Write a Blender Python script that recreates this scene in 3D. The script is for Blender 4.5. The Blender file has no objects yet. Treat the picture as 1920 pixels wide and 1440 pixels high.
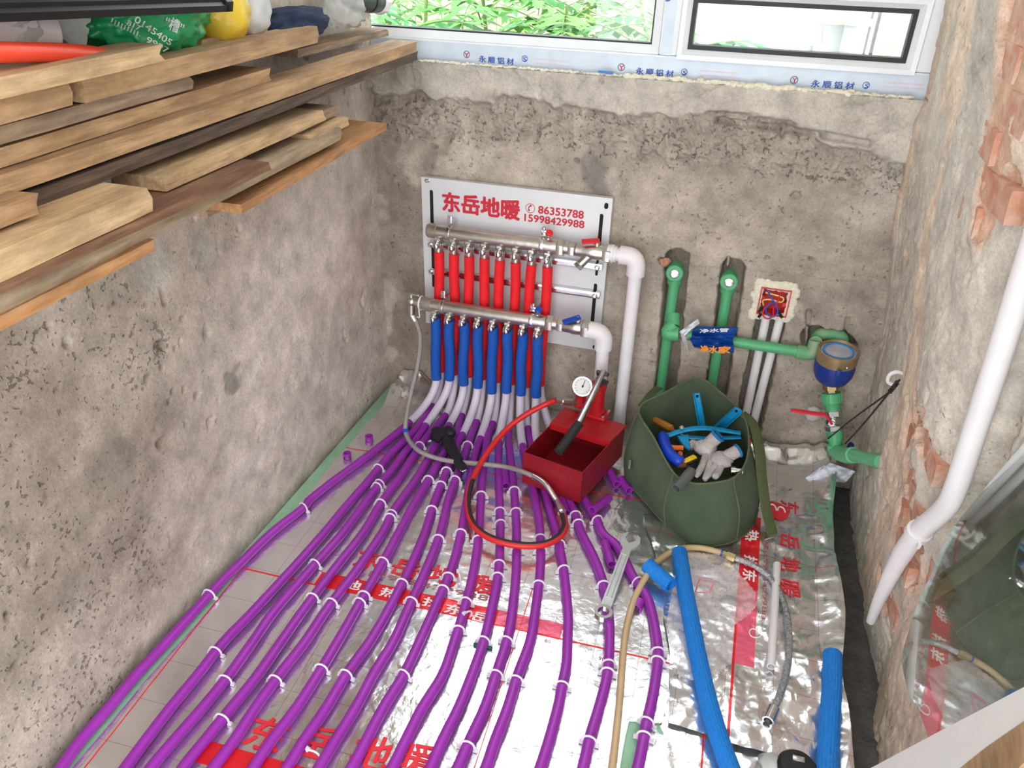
import bpy, bmesh, math, random
import numpy as np
from mathutils import Vector, Matrix, noise as mnoise
from mathutils.bvhtree import BVHTree
random.seed(7)
SC = bpy.context.scene
COL = SC.collection
# ---------------------------------------------------------------- camera
YAW, PITCH, ROLL, FPX, CAMH = 0.281439, 0.533841, 0.030158, 1450.0, 1.4
def _rot():
    cy, sy, cp, sp = math.cos(YAW), math.sin(YAW), math.cos(PITCH), math.sin(PITCH)
    f = np.array([-sy*cp, cy*cp, -sp]); r = np.array([cy, sy, 0.0]); u = np.cross(r, f)
    c, s = math.cos(ROLL), math.sin(ROLL)
    return np.array([c*r+s*u, s*r-c*u, f])
RM = _rot(); CAM = np.array([0, 0, CAMH])
cd = bpy.data.cameras.new('camera'); cam = bpy.data.objects.new('camera', cd); COL.objects.link(cam)
cd.sensor_fit = 'HORIZONTAL'; cd.sensor_width = 36.0; cd.lens = FPX/1920*36.0
cd.clip_start = 0.02; cd.clip_end = 200
mw = Matrix.Identity(4)
for i in range(3):
    mw[i][0] = RM[0][i]; mw[i][1] = -RM[1][i]; mw[i][2] = -RM[2][i]; mw[i][3] = CAM[i]
cam.matrix_world = mw
SC.camera = cam
# ---------------------------------------------------------------- world and exposure: a bright overcast sky
SKY = 3.4
w = bpy.data.worlds.new('overcast_sky'); SC.world = w; w.use_nodes = True
bg = w.node_tree.nodes['Background']; bg.inputs[0].default_value = (0.93, 0.96, 1.0, 1); bg.inputs[1].default_value = SKY
SC.view_settings.view_transform = 'Standard'; SC.view_settings.look = 'None'
SC.view_settings.gamma = 1.0; SC.view_settings.use_curve_mapping = False
SC.view_settings.exposure = 0.5
# ---------------------------------------------------------------- measuring helpers: photograph point -> point on a known plane of the room
YB, XL = 2.158, -1.079          # back wall plane, left wall plane
def ray(px, py): return RM.T @ np.array([(px-960)/FPX, (py-720)/FPX, 1.0])
def FL(px, py, z=0.0):
    d = ray(px, py); return Vector(CAM+(z-CAMH)/d[2]*d)
def BW(px, py, off=0.0):
    d = ray(px, py); return Vector(CAM+(YB-off)/d[1]*d)
def AX(px, py, X):
    d = ray(px, py); return Vector(CAM+X/d[0]*d)
def XR(y, z):
    t = np.clip((1.55-y)/0.4, 0, 1); t = t*t*(3-2*t)
    return 0.482-0.083*z+(0.055+0.075*z)*t
def WR(px, py, off=0.0):
    X = 0.43
    for _ in range(25):
        p = AX(px, py, X); X = 0.5*X+0.5*(float(XR(p.y, p.z))-off)
    return AX(px, py, X)
# ---------------------------------------------------------------- materials
MATS = {}
def _n(nt, t, **kw):
    n = nt.nodes.new(t)
    for k, v in kw.items(): setattr(n, k, v)
    return n
def mat(name, col, rough=0.5, metal=0.0, var=0.0, vscale=20.0, bump=0.0, bscale=80.0, trans=0.0, ior=1.45, coat=0.0,
        stretch=None, col2=None, attr=None, alpha=1.0, spec=0.5, detail=5.0, sss=0.0, sheen=0.0):
    if name in MATS: return MATS[name]
    m = bpy.data.materials.new(name); m.use_nodes = True; nt = m.node_tree; b = nt.nodes['Principled BSDF']
    b.inputs['Roughness'].default_value = rough; b.inputs['Metallic'].default_value = metal
    b.inputs['Transmission Weight'].default_value = trans; b.inputs['IOR'].default_value = ior
    b.inputs['Coat Weight'].default_value = coat; b.inputs['Alpha'].default_value = alpha
    b.inputs['Specular IOR Level'].default_value = spec; b.inputs['Sheen Weight'].default_value = sheen
    if sss: b.inputs['Subsurface Weight'].default_value = sss; b.inputs['Subsurface Scale'].default_value = 0.01
    c = (*col, 1)
    b.inputs['Base Color'].default_value = c
    tc = _n(nt, 'ShaderNodeTexCoord'); mp = _n(nt, 'ShaderNodeMapping')
    nt.links.new(tc.outputs['Object'], mp.inputs[0])
    if stretch: mp.inputs['Scale'].default_value = stretch
    if var > 0 or attr:
        src = None
        if attr:
            a = _n(nt, 'ShaderNodeAttribute', attribute_name=attr); src = a.outputs['Color']
        ns = _n(nt, 'ShaderNodeTexNoise'); ns.inputs['Scale'].default_value = vscale; ns.inputs['Detail'].default_value = detail
        nt.links.new(mp.outputs[0], ns.inputs['Vector'])
        if col2 and not attr:
            rp = _n(nt, 'ShaderNodeValToRGB'); rp.color_ramp.elements[0].position = 0.35; rp.color_ramp.elements[1].position = 0.65
            rp.color_ramp.elements[0].color = c; rp.color_ramp.elements[1].color = (*col2, 1)
            nt.links.new(ns.outputs['Fac'], rp.inputs[0]); nt.links.new(rp.outputs[0], b.inputs['Base Color'])
        else:
            mr = _n(nt, 'ShaderNodeMapRange'); mr.inputs[1].default_value = 0.25; mr.inputs[2].default_value = 0.75
            mr.inputs[3].default_value = 1-var; mr.inputs[4].default_value = 1+var
            nt.links.new(ns.outputs['Fac'], mr.inputs[0])
            mx = _n(nt, 'ShaderNodeVectorMath', operation='SCALE')
            if src: nt.links.new(src, mx.inputs[0])
            else: mx.inputs[0].default_value = col
            nt.links.new(mr.outputs[0], mx.inputs['Scale']); nt.links.new(mx.outputs[0], b.inputs['Base Color'])
    if bump > 0:
        nb = _n(nt, 'ShaderNodeTexNoise'); nb.inputs['Scale'].default_value = bscale; nb.inputs['Detail'].default_value = 6
        nt.links.new(mp.outputs[0], nb.inputs['Vector'])
        bp = _n(nt, 'ShaderNodeBump'); bp.inputs['Strength'].default_value = bump; bp.inputs['Distance'].default_value = 0.01
        nt.links.new(nb.outputs['Fac'], bp.inputs['Height']); nt.links.new(bp.outputs[0], b.inputs['Normal'])
    MATS[name] = m; return m
def wood(name, a, b, grain=1.0):
    if name in MATS: return MATS[name]
    m = mat(name, a, rough=0.75, var=0.3, vscale=9, stretch=(14, 0.9, 14), col2=b, bump=0.25, bscale=22, detail=8)
    nt = m.node_tree; bs = nt.nodes['Principled BSDF']; src = bs.inputs['Base Color'].links[0].from_socket      # dust and saw stains
    tc = _n(nt, 'ShaderNodeTexCoord'); n1 = _n(nt, 'ShaderNodeTexNoise'); n1.inputs['Scale'].default_value = 7; n1.inputs['Detail'].default_value = 7; n1.inputs['Roughness'].default_value = .7
    mp = _n(nt, 'ShaderNodeMapping'); mp.inputs['Scale'].default_value = (2.2, .8, 2.2); nt.links.new(tc.outputs['Object'], mp.inputs[0]); nt.links.new(mp.outputs[0], n1.inputs['Vector'])
    mr = _n(nt, 'ShaderNodeMapRange'); mr.inputs[1].default_value = .34; mr.inputs[2].default_value = .6; mr.inputs[3].default_value = .55; mr.inputs[4].default_value = 1.05; nt.links.new(n1.outputs['Fac'], mr.inputs[0])
    vs = _n(nt, 'ShaderNodeVectorMath', operation='SCALE'); nt.links.new(src, vs.inputs[0]); nt.links.new(mr.outputs[0], vs.inputs['Scale']); nt.links.new(vs.outputs[0], bs.inputs['Base Color'])
    return m
# ---------------------------------------------------------------- mesh helpers
class MB:
    def __init__(s): s.v = []; s.f = []; s.m = []
    def add(s, vs, fs, mi=0):
        o = len(s.v); s.v += [tuple(v) for v in vs]; s.f += [tuple(i+o for i in f) for f in fs]; s.m += [mi]*len(fs); return s
    def box(s, c, size, R=None, mi=0, bev=0.0):
        hx, hy, hz = [a/2 for a in size]; c = Vector(c); R = R or Matrix.Identity(3)
        if bev <= 0:
            P = [Vector((x*hx, y*hy, z*hz)) for x in (-1, 1) for y in (-1, 1) for z in (-1, 1)]
            return s.add([c+R@p for p in P], [(0, 1, 3, 2), (4, 6, 7, 5), (0, 4, 5, 1), (2, 3, 7, 6), (0, 2, 6, 4), (1, 5, 7, 3)], mi)
        bm = bmesh.new(); bmesh.ops.create_cube(bm, size=1.0)
        for v in bm.verts: v.co = Vector((v.co.x*size[0], v.co.y*size[1], v.co.z*size[2]))
        bmesh.ops.bevel(bm, geom=list(bm.edges), offset=bev, segments=2, affect='EDGES', profile=0.5)
        bm.verts.index_update()
        s.add([c+R@v.co for v in bm.verts], [[v.index for v in f.verts] for f in bm.faces], mi); bm.free(); return s
    def tube(s, pts, r, seg=10, caps=True, mi=0, closed=False, flat=None):
        pts = [Vector(p) for p in pts]; n = len(pts)
        rs = r if isinstance(r, (list, tuple)) else [r]*n
        T = []
        for i in range(n):
            a = pts[(i-1) % n] if (closed or i > 0) else pts[0]; b = pts[(i+1) % n] if (closed or i < n-1) else pts[-1]
            t = (b-a); T.append(t.normalized() if t.length > 1e-9 else Vector((0, 0, 1)))
        up = Vector((0, 0, 1)) if abs(T[0].z) < 0.9 else Vector((1, 0, 0))
        N = (up-T[0]*up.dot(T[0])).normalized(); vs = []
        for i in range(n):
            N = (N-T[i]*N.dot(T[i])).normalized(); B = T[i].cross(N)
            for k in range(seg):
                a = 2*math.pi*k/seg; ca, sa = math.cos(a), math.sin(a)
                if flat: ca, sa = ca*flat[0], sa*flat[1]
                vs.append(pts[i]+(N*ca+B*sa)*rs[i])
        fs = []
        for i in range(n if closed else n-1):
            j = (i+1) % n
            for k in range(seg):
                l = (k+1) % seg; fs.append((i*seg+k, i*seg+l, j*seg+l, j*seg+k))
        if caps and not closed:
            fs.append(tuple(range(seg))[::-1]); fs.append(tuple((n-1)*seg+k for k in range(seg)))
        return s.add(vs, fs, mi)
    def pipe(s, pts, r, ri, seg=14, mi=0):     # hollow tube with open bore
        o = len(s.v); pts = [Vector(p) for p in pts]; n = len(pts)
        s.tube(pts, r, seg, caps=False, mi=mi); a = o; s.tube(pts, ri, seg, caps=False, mi=mi); b = o+n*seg
        s.f[-(n-1)*seg:] = [f[::-1] for f in s.f[-(n-1)*seg:]]
        for e in (0, n-1):
            for k in range(seg):
                l = (k+1) % seg; q = (a+e*seg+k, b+e*seg+k, b+e*seg+l, a+e*seg+l)
                s.f.append(q if e == 0 else q[::-1]); s.m.append(mi)
        return s
    def lathe(s, o, axis, prof, seg=20, mi=0, caps=True):    # prof: (distance along axis, radius)
        o = Vector(o); ax = Vector(axis).normalized(); u = Vector((0, 0, 1)) if abs(ax.z) < 0.9 else Vector((1, 0, 0))
        N = (u-ax*u.dot(ax)).normalized(); B = ax.cross(N); vs = []; n = len(prof)
        for h, r in prof:
            for k in range(seg):
                a = 2*math.pi*k/seg; vs.append(o+ax*h+(N*math.cos(a)+B*math.sin(a))*max(r, 1e-5))
        fs = [(i*seg+k, i*seg+(k+1) % seg, (i+1)*seg+(k+1) % seg, (i+1)*seg+k) for i in range(n-1) for k in range(seg)]
        if caps: fs += [tuple(range(seg))[::-1], tuple((n-1)*seg+k for k in range(seg))]
        return s.add(vs, fs, mi)
    def prism(s, poly, ext, mi=0):      # 3D polygon extruded by vector ext
        poly = [Vector(p) for p in poly]; n = len(poly); e = Vector(ext)
        vs = poly+[p+e for p in poly]
        fs = [tuple(range(n))[::-1], tuple(range(n, 2*n))]+[(i, (i+1) % n, n+(i+1) % n, n+i) for i in range(n)]
        return s.add(vs, fs, mi)
    def sphere(s, c, r, seg=12, mi=0):
        c = Vector(c); rr = Vector(r) if hasattr(r, '__len__') else Vector((r, r, r))
        bm = bmesh.new(); bmesh.ops.create_uvsphere(bm, u_segments=seg, v_segments=max(6, seg//2+1), radius=1)
        bm.verts.index_update()
        s.add([c+Vector((v.co.x*rr.x, v.co.y*rr.y, v.co.z*rr.z)) for v in bm.verts], [[v.index for v in f.verts] for f in bm.faces], mi); bm.free(); return s
    def build(s, name, mats, parent=None, smooth=35):
        me = bpy.data.meshes.new(name); me.from_pydata(s.v, [], s.f)
        ms = mats if isinstance(mats, (list, tuple)) else [mats]
        for m in ms: me.materials.append(m)
        if len(ms) > 1: me.polygons.foreach_set('material_index', s.m)
        bm = bmesh.new(); bm.from_mesh(me); bmesh.ops.recalc_face_normals(bm, faces=bm.faces); bm.to_mesh(me); bm.free()
        if smooth:
            me.shade_smooth(); me.set_sharp_from_angle(angle=math.radians(smooth))
        return link(name, me, parent)
def link(name, me, parent=None):
    o = bpy.data.objects.new(name, me); COL.objects.link(o)
    if parent is not None: attach(o, parent)
    return o
def attach(o, parent):
    o.parent = parent; o.matrix_parent_inverse = WORLD.get(parent.name, Matrix.Identity(4)).inverted()
WORLD = {}
def thing(name, label, cat, loc=(0, 0, 0), group=None):
    o = bpy.data.objects.new(name, None); COL.objects.link(o); o.location = loc; o.empty_display_size = 0.03
    WORLD[o.name] = Matrix.Translation(Vector(loc))
    return tag(o, label, cat, group)
def tag(o, label=None, cat=None, group=None, kind=None):
    if label: o['label'] = label
    if cat: o['category'] = cat
    if group: o['group'] = group
    if kind: o['kind'] = kind
    return o
def struct(o): o['kind'] = 'structure'; return o
def copy_part(src, parent, M):
    c = src.copy(); COL.objects.link(c); c.parent = parent
    c.matrix_parent_inverse = WORLD.get(parent.name, Matrix.Identity(4)).inverted(); c.matrix_basis = M; return c
def spline(pts, n=8):
    pts = [Vector(p) for p in pts]; out = []
    P = [2*pts[0]-pts[1]]+pts+[2*pts[-1]-pts[-2]]
    for i in range(1, len(P)-2):
        a, b, c, d = P[i-1:i+3]
        for k in range(n):
            t = k/n
            out.append(0.5*((2*b)+(c-a)*t+(2*a-5*b+4*c-d)*t*t+(3*b-a-3*c+d)*t**3))
    out.append(pts[-1]); return out
def bez(a, b, c, d, n=10):
    a, b, c, d = [Vector(x) for x in (a, b, c, d)]
    return [a*(1-t)**3+b*3*t*(1-t)**2+c*3*t*t*(1-t)+d*t**3 for t in [i/n for i in range(n+1)]]
def frame(x, y=None, z=None):       # 3x3 with given local x and approximate z
    x = Vector(x).normalized(); z = Vector(z or (0, 0, 1)); z = (z-x*z.dot(x)).normalized(); y = z.cross(x)
    return Matrix((x, y, z)).transposed()
def bar(mb, a, b, wd, th, up=(0, 0, 1), mi=0, bev=0.0):   # box from a to b
    a, b = Vector(a), Vector(b); R = frame(b-a, z=up)
    return mb.box((a+b)/2, ((b-a).length, wd, th), R, mi, bev)
LAT = {}
# smooth lattice noise on numpy arrays, result about -1..1
def vn(u, v, seed):
    if seed not in LAT: LAT[seed] = np.random.RandomState(seed).rand(256, 256)*2-1
    t = LAT[seed]
    iu = np.floor(u).astype(int); iv = np.floor(v).astype(int); fu = u-iu; fv = v-iv
    fu = fu*fu*(3-2*fu); fv = fv*fv*(3-2*fv)
    g = lambda a, b: t[a & 255, b & 255]
    return (g(iu, iv)*(1-fu)+g(iu+1, iv)*fu)*(1-fv)+(g(iu, iv+1)*(1-fu)+g(iu+1, iv+1)*fu)*fv
def fbm(u, v, seed, o=4, g=0.5):
    r = 0; a = 1; tot = 0
    for i in range(o):
        r = r+a*vn(u*2**i+17.3*i, v*2**i+5.1*i, seed+i); tot += a; a *= g
    return r/tot
def sst(x, a, b):
    t = np.clip((x-a)/(b-a), 0, 1); return t*t*(3-2*t)
def seg_dist(U, V, pts):
    d = np.full(U.shape, 9.0)
    for (a, b), (c, e) in zip(pts[:-1], pts[1:]):
        L = (c-a)**2+(e-b)**2+1e-12; t = np.clip(((U-a)*(c-a)+(V-b)*(e-b))/L, 0, 1)
        d = np.minimum(d, np.hypot(U-a-t*(c-a), V-b-t*(e-b)))
    return d
def grid_mesh(name, X, Y, Z, mats, col=None, parent=None, keep=None, flip=False, smooth=True):
    nu, nv = X.shape; co = np.stack([X, Y, Z], -1).reshape(-1, 3).astype(np.float32)
    i = np.arange(nu-1)[:, None]*nv+np.arange(nv-1)[None, :]
    f = np.stack([i, i+nv, i+nv+1, i+1], -1)
    if flip: f = f[..., ::-1]
    f = f.reshape(-1, 4)
    if keep is not None:
        k = keep[:-1, :-1] & keep[1:, :-1] & keep[:-1, 1:] & keep[1:, 1:]; f = f[k.reshape(-1)]
    me = bpy.data.meshes.new(name); me.from_pydata(co.tolist(), [], f.tolist())
    for m in (mats if isinstance(mats, list) else [mats]): me.materials.append(m)
    if col is not None:
        a = me.color_attributes.new('Col', 'FLOAT_COLOR', 'POINT')
        c4 = np.ones((nu*nv, 4), np.float32); c4[:, :col.shape[-1]] = col.reshape(-1, col.shape[-1]); a.data.foreach_set('color', c4.ravel())
    if smooth: me.shade_smooth()
    if keep is not None:
        bm = bmesh.new(); bm.from_mesh(me); bmesh.ops.delete(bm, geom=[v for v in bm.verts if not v.link_faces], context='VERTS'); bm.to_mesh(me); bm.free()
    return link(name, me, parent)
def text_mesh(name, s, o, xv, yv, m, parent=None, bold=0.0, nrm=None, thick=0.0004, fit=None, cut=0.0, keep_aspect=False):
    """flat lettering: lower-left corner o, full width vector xv, full height vector yv"""
    cu = bpy.data.curves.new('t', 'FONT'); cu.body = s; cu.size = 1.0; cu.resolution_u = 3
    ob = bpy.data.objects.new('t', cu); COL.objects.link(ob)
    me = bpy.data.meshes.new_from_object(ob.evaluated_get(bpy.context.evaluated_depsgraph_get()))
    bpy.data.objects.remove(ob); bpy.data.curves.remove(cu)
    me.name = name
    if len(me.vertices) == 0: return None
    xs = [v.co.x for v in me.vertices]; ys = [v.co.y for v in me.vertices]
    x0, x1, y0, y1 = min(xs), max(xs), min(ys), max(ys)
    if cut > 0:
        bm = bmesh.new(); bm.from_mesh(me); bmesh.ops.triangulate(bm, faces=bm.faces)
        for _ in range(3):
            le = [e for e in bm.edges if e.calc_length() > cut]
            if not le: break
            bmesh.ops.subdivide_edges(bm, edges=le, cuts=1); bmesh.ops.triangulate(bm, faces=bm.faces)
        bm.to_mesh(me); bm.free()
    o, xv, yv = Vector(o), Vector(xv), Vector(yv); n = Vector(nrm) if nrm else xv.cross(yv).normalized()
    if bold > 0:      # heavier strokes: shifted copies of the thin glyph
        bm = bmesh.new(); bm.from_mesh(me); src = list(bm.faces); h = y1-y0
        for k in range(6):
            a = math.pi*k/3; g = bmesh.ops.duplicate(bm, geom=src)['geom']
            for v in g:
                if isinstance(v, bmesh.types.BMVert): v.co += Vector((bold*h*math.cos(a), bold*h*math.sin(a), .0008*(k+1)))
        bm.to_mesh(me); bm.free()
    pv = [o+xv*((v.co.x-x0)/(x1-x0))+yv*((v.co.y-y0)/(y1-y0))+n*(thick+v.co.z*.1) for v in me.vertices]
    if fit: pv = fit(pv, [v.co.z*.1 for v in me.vertices])
    for v, p in zip(me.vertices, pv): v.co = p
    me.materials.append(m)
    for p in me.polygons: p.material_index = 0
    return link(name, me, parent)
# ================================================================ ROOM SHELL
def conc_mat(name):       # cast concrete: wall colour from the mesh, mottling, blow holes in a darker tone (density in the alpha of the colour)
    m = bpy.data.materials.new(name); m.use_nodes = True; nt = m.node_tree; b = nt.nodes['Principled BSDF']
    b.inputs['Roughness'].default_value = .93; b.inputs['Specular IOR Level'].default_value = .2
    at = _n(nt, 'ShaderNodeAttribute', attribute_name='Col'); tc = _n(nt, 'ShaderNodeTexCoord')
    def noise(sc, det, rgh=.6, dist=0.0):
        n = _n(nt, 'ShaderNodeTexNoise'); n.inputs['Scale'].default_value = sc; n.inputs['Detail'].default_value = det; n.inputs['Roughness'].default_value = rgh; n.inputs['Distortion'].default_value = dist
        nt.links.new(tc.outputs['Object'], n.inputs['Vector']); return n.outputs['Fac']
    def mr(v, a, b_, c, d):
        n = _n(nt, 'ShaderNodeMapRange'); n.inputs[1].default_value = a; n.inputs[2].default_value = b_; n.inputs[3].default_value = c; n.inputs[4].default_value = d; nt.links.new(v, n.inputs[0]); return n.outputs[0]
    def M(op, a, b_=None):
        n = _n(nt, 'ShaderNodeMath', operation=op)
        for i, v in enumerate((a, b_)):
            if v is None: continue
            if isinstance(v, (int, float)): n.inputs[i].default_value = v
            else: nt.links.new(v, n.inputs[i])
        return n.outputs[0]
    mott = mr(noise(15, 9, .68), .30, .70, .72, 1.30); fine = mr(noise(170, 3), .3, .7, .86, 1.12)
    pn = M('MULTIPLY', noise(88, 2, .5, .3), M('ADD', .62, M('MULTIPLY', noise(19, 2), .76))); pits = M('MULTIPLY', mr(M('ADD', pn, M('MULTIPLY', M('SUBTRACT', at.outputs['Alpha'], .65), .22)), .69, .75, 0, 1), at.outputs['Alpha'])
    big = M('MULTIPLY', mr(noise(34, 3, .6, .8), .735, .765, 0, 1), at.outputs['Alpha']); pits = M('MAXIMUM', pits, big)
    f = M('MULTIPLY', M('MULTIPLY', mott, fine), mr(pits, 0, 1, 1, .5))
    sc = _n(nt, 'ShaderNodeVectorMath', operation='SCALE'); nt.links.new(at.outputs['Color'], sc.inputs[0]); nt.links.new(f, sc.inputs['Scale']); nt.links.new(sc.outputs[0], b.inputs['Base Color'])
    h = M('SUBTRACT', M('ADD', M('MULTIPLY', noise(110, 6, .7), .55), M('MULTIPLY', noise(26, 5, .6), .9)), M('MULTIPLY', pits, 1.0))
    bp = _n(nt, 'ShaderNodeBump'); bp.inputs['Strength'].default_value = .55; bp.inputs['Distance'].default_value = .006
    nt.links.new(h, bp.inputs['Height']); nt.links.new(bp.outputs[0], b.inputs['Normal']); return m
CONC = conc_mat('concrete_wall')
def with_pits(base, dens): return np.concatenate([np.clip(base, 0, 1), np.clip(dens, 0, 1)[..., None]], -1)
CONC2 = mat('rough_slab', (0.10, 0.09, 0.085), 0.95, var=0.3, vscale=30, bump=0.6, bscale=90)
def C3(r, g, b): return np.array([r, g, b])
def lerp(a, b, t): return a*(1-t[..., None])+b*t[..., None]
# ---- back wall under the window
xs = np.arange(-1.10, 0.64, 0.004); zs = np.arange(-0.10, 1.069, 0.004)
X, Z = np.meshgrid(xs, zs, indexing='ij')
def bz(px, py): p = BW(px, py); return (p.x, p.z)
d = 0.006*fbm(X*4, Z*4, 11, 4)+0.002*fbm(X*40, Z*40, 21, 3)
band_top = 0.985+0.03*fbm(X*5, Z*0+3.3, 31, 4)+0.028*fbm(X*15, Z*15, 33, 4)-0.07*sst(X, 0.0, 0.35)
band_bot = 0.875+0.025*fbm(X*6, Z*0+9.3, 35, 4)-0.02*sst(X, -0.2, 0.35)
plast = sst(Z, band_top-0.012, band_top+0.004)                       # trowelled plaster under the sill
rough = sst(Z, band_bot-0.03, band_bot)*(1-plast)
d += plast*0.014-rough*0.006
lay = sst(fbm(X*6, Z*11, 37, 5), .02, .05)*plast; d += .005*lay
d += rough*(0.021*fbm(X*38, Z*46, 41, 4)+0.008*fbm(X*110, Z*110, 45, 2))
d += 0.0022*fbm(X*26, Z*22, 47, 4)*(1-plast)
pit = np.clip(vn(X*75, Z*75, 51)*vn(X*33+4, Z*33, 52)-0.32, 0, 1)
d -= pit*0.02*(0.35+rough*1.3)
# plaster trowel lips
d += plast*(0.004*np.abs(fbm(X*9, Z*14, 55, 3))+0.0025*np.sign(fbm(X*14, Z*9, 57, 2)-0.15))
# crevice under the plaster
crev = seg_dist(X, Z, [bz(1350, 228), bz(1450, 240), bz(1545, 252), bz(1625, 268)])
d -= 0.022*(1-sst(crev, 0.004, 0.014))
for hp, hr in (((1492, 368), .012), ((1543, 250), .012), ((812, 275), .010), ((1080, 300), .008), ((1440, 484), .007), ((1520, 486), .006), ((1240, 490), .012), ((1285, 480), .016), ((1370, 500), .015), ((1130, 150), .008)):
    a, b = bz(*hp); d -= 0.018*(1-sst(np.hypot((X-a)*0.8, Z-b)+0.004*vn(X*120, Z*120, 61), hr*0.4, hr))
# thin casting seams
for ln in ([(1180, 488), (1400, 502), (1660, 535)], [(1620, 345), (1605, 470), (1590, 560)], [(1180, 560), (1240, 570)], [(1180, 668), (1330, 690)]):
    d += 0.003*(1-sst(seg_dist(X, Z, [bz(*p) for p in ln]), 0.001, 0.004))
# cut chases for the pipes
def chase(pts, wd, dep):
    global d
    c = seg_dist(X, Z, [bz(*p) for p in pts])+0.003*vn(X*60, Z*60, 71)
    k = 1-sst(c, wd, wd+0.006); d = d*(1-k)-dep*k
chase([(1269, 488), (1246, 745)], 0.029, 0.10)
chase([(1375, 505), (1341, 745)], 0.029, 0.10)
chase([(1447, 592), (1424, 700), (1400, 810)], 0.037, 0.075)
chase([(1526, 632), (1528, 640), (1575, 642), (1580, 650)], 0.031, 0.08)
a0, b0 = bz(1451, 565); k = (1-sst(np.abs(X-a0), .043, .047))*(1-sst(np.abs(Z-b0), .043, .047)); d = d*(1-k)-.056*k
for a, b in (((1516, 585), (1512, 660)), ((1590, 598), (1578, 655)), ((1366, 485), (1362, 512))):
    chase([a, b], 0.002, 0.02)
# colours: warm grey concrete, paler plaster, darker stains, shade painted into the left end
base = lerp(C3(.30, .27, .235)[None, None], C3(.43, .385, .335)[None, None], 0.5+0.5*np.clip(1.4*fbm(X*5, Z*6, 81, 5), -1, 1))
base = lerp(base, lerp(C3(.44, .42, .385)[None, None], C3(.52, .50, .46)[None, None], 0.5+0.5*fbm(X*8, Z*9, 85, 4)), plast)
base = lerp(base, C3(.37, .335, .30)[None, None]*np.ones_like(base), rough*0.7)
st = seg_dist(X, Z, [bz(1105, 300), bz(1130, 345)])+0.03*fbm(X*14, Z*14, 91, 3)
base = lerp(base, C3(.20, .195, .19)[None, None]*np.ones_like(base), (1-sst(st, 0.018, 0.034))*0.8)
st = np.clip(sst(-X+.55*fbm(X*5, Z*5, 97, 5), 0.60, 0.95)*0.7, 0, 1)  # corner shade painted into the colour together with a damp stain
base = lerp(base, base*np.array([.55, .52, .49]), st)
st = sst(X, 0.27, 0.42)*sst(Z, 0.72, 0.80)*(1-sst(Z, .93, .96))*0.7
base = lerp(base, C3(.50, .495, .47)[None, None]*np.ones_like(base), st)
lt = sst(fbm(X*9, Z*9, 95, 4), 0.25, 0.5)*0.5
base = lerp(base, C3(.50, .46, .41)[None, None]*np.ones_like(base), lt*(1-plast))
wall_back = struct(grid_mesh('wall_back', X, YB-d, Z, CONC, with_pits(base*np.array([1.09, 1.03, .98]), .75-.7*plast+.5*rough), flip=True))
pb = BW(1247, 491, .0); bm = bmesh.new(); bmesh.ops.create_icosphere(bm, subdivisions=2, radius=1)
for v in bm.verts: v.co = Vector((v.co.x*.017, v.co.y*.010, v.co.z*.013))*(1+.3*mnoise.noise(v.co*2))+pb
me = bpy.data.meshes.new('brick'); bm.to_mesh(me); bm.free(); me.materials.append(mat('brick_chip', (.50, .24, .16), .9, var=.3, vscale=60, bump=.6, bscale=120)); link('brick', me, wall_back)
# ---- left wall
ys = np.concatenate([np.arange(-1.0, 0.4, 0.04), np.arange(0.4, 2.19, 0.0042)]); zs = np.concatenate([np.arange(-0.10, 1.16, 0.0042), np.arange(1.16, 2.64, 0.03)])
Y, Z = np.meshgrid(ys, zs, indexing='ij')
d = 0.008*fbm(Y*3, Z*3, 111, 4)+0.0010*fbm(Y*30, Z*30, 121, 4)
pit = np.clip(vn(Y*58, Z*58, 131)*vn(Y*25+3, Z*25, 132)-0.30, 0, 1); big = sst(fbm(Y*3.5, Z*3.5, 133, 3), -0.1, 0.35)
d -= pit*0.020*(0.3+big)
d -= 0.002*np.clip(fbm(Y*16, Z*16, 135, 4)-0.25, 0, 1)*4*big
def lz(px, py): p = AX(px, py, XL); return (p.y, p.z)
base = lerp(C3(.36, .315, .275)[None, None], C3(.545, .49, .435)[None, None], 0.5+0.5*np.clip(1.6*fbm(Y*4, Z*4, 141, 5), -1, 1))
base = lerp(base, base*np.array([.70, .67, .65]), sst(fbm(Y*3, Z*3+7, 151, 5)+0.6*sst(1.5-Y, 0, .8)*sst(Z, .1, .7), 0.10, 0.6)*0.95)  # random dark mottling, plus shade painted into the near upper part
base = lerp(base, base*np.array([.5, .46, .42]), np.clip(pit*5, 0, .8)*(.3+.7*big))
wz = sst(Y-.5*Z, .75, 1.35)*(1-sst(Z, .65, .95)); base = lerp(base, C3(.66, .62, .59)[None, None]*np.ones_like(base), wz*0.85*(0.75+0.35*fbm(Y*11, Z*11, 155, 4)))  # brighter light on the low far end, painted as a paler colour
for (p, r, c, a) in (((437, 715), .030, (.23, .235, .21), .85), ((290, 500), .05, (.40, .40, .37), .8), ((385, 470), .032, (.40, .40, .37), .8),
                     ((440, 690), .02, (.28, .28, .25), .6), ((205, 890), .07, (.22, .19, .16), .6), ((60, 960), .09, (.25, .21, .18), .5), ((240, 850), .03, (.2, .17, .15), .5)):
    a0, b0 = lz(*p); q = np.hypot(Y-a0, (Z-b0)*0.75)+0.022*fbm(Y*26, Z*26, 161, 3)
    base = lerp(base, np.array(c)[None, None]*np.ones_like(base), (1-sst(q, r*0.7, r*1.1))*a)
for hp, hr in (((448, 428), .010), ((122, 642), .010), ((90, 612), .008), ((360, 410), .006), ((565, 940), .012), ((335, 640), .006)):
    a0, b0 = lz(*hp); d -= 0.016*(1-sst(np.hypot(Y-a0, Z-b0)+0.003*vn(Y*120, Z*120, 171), hr*0.4, hr))
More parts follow.
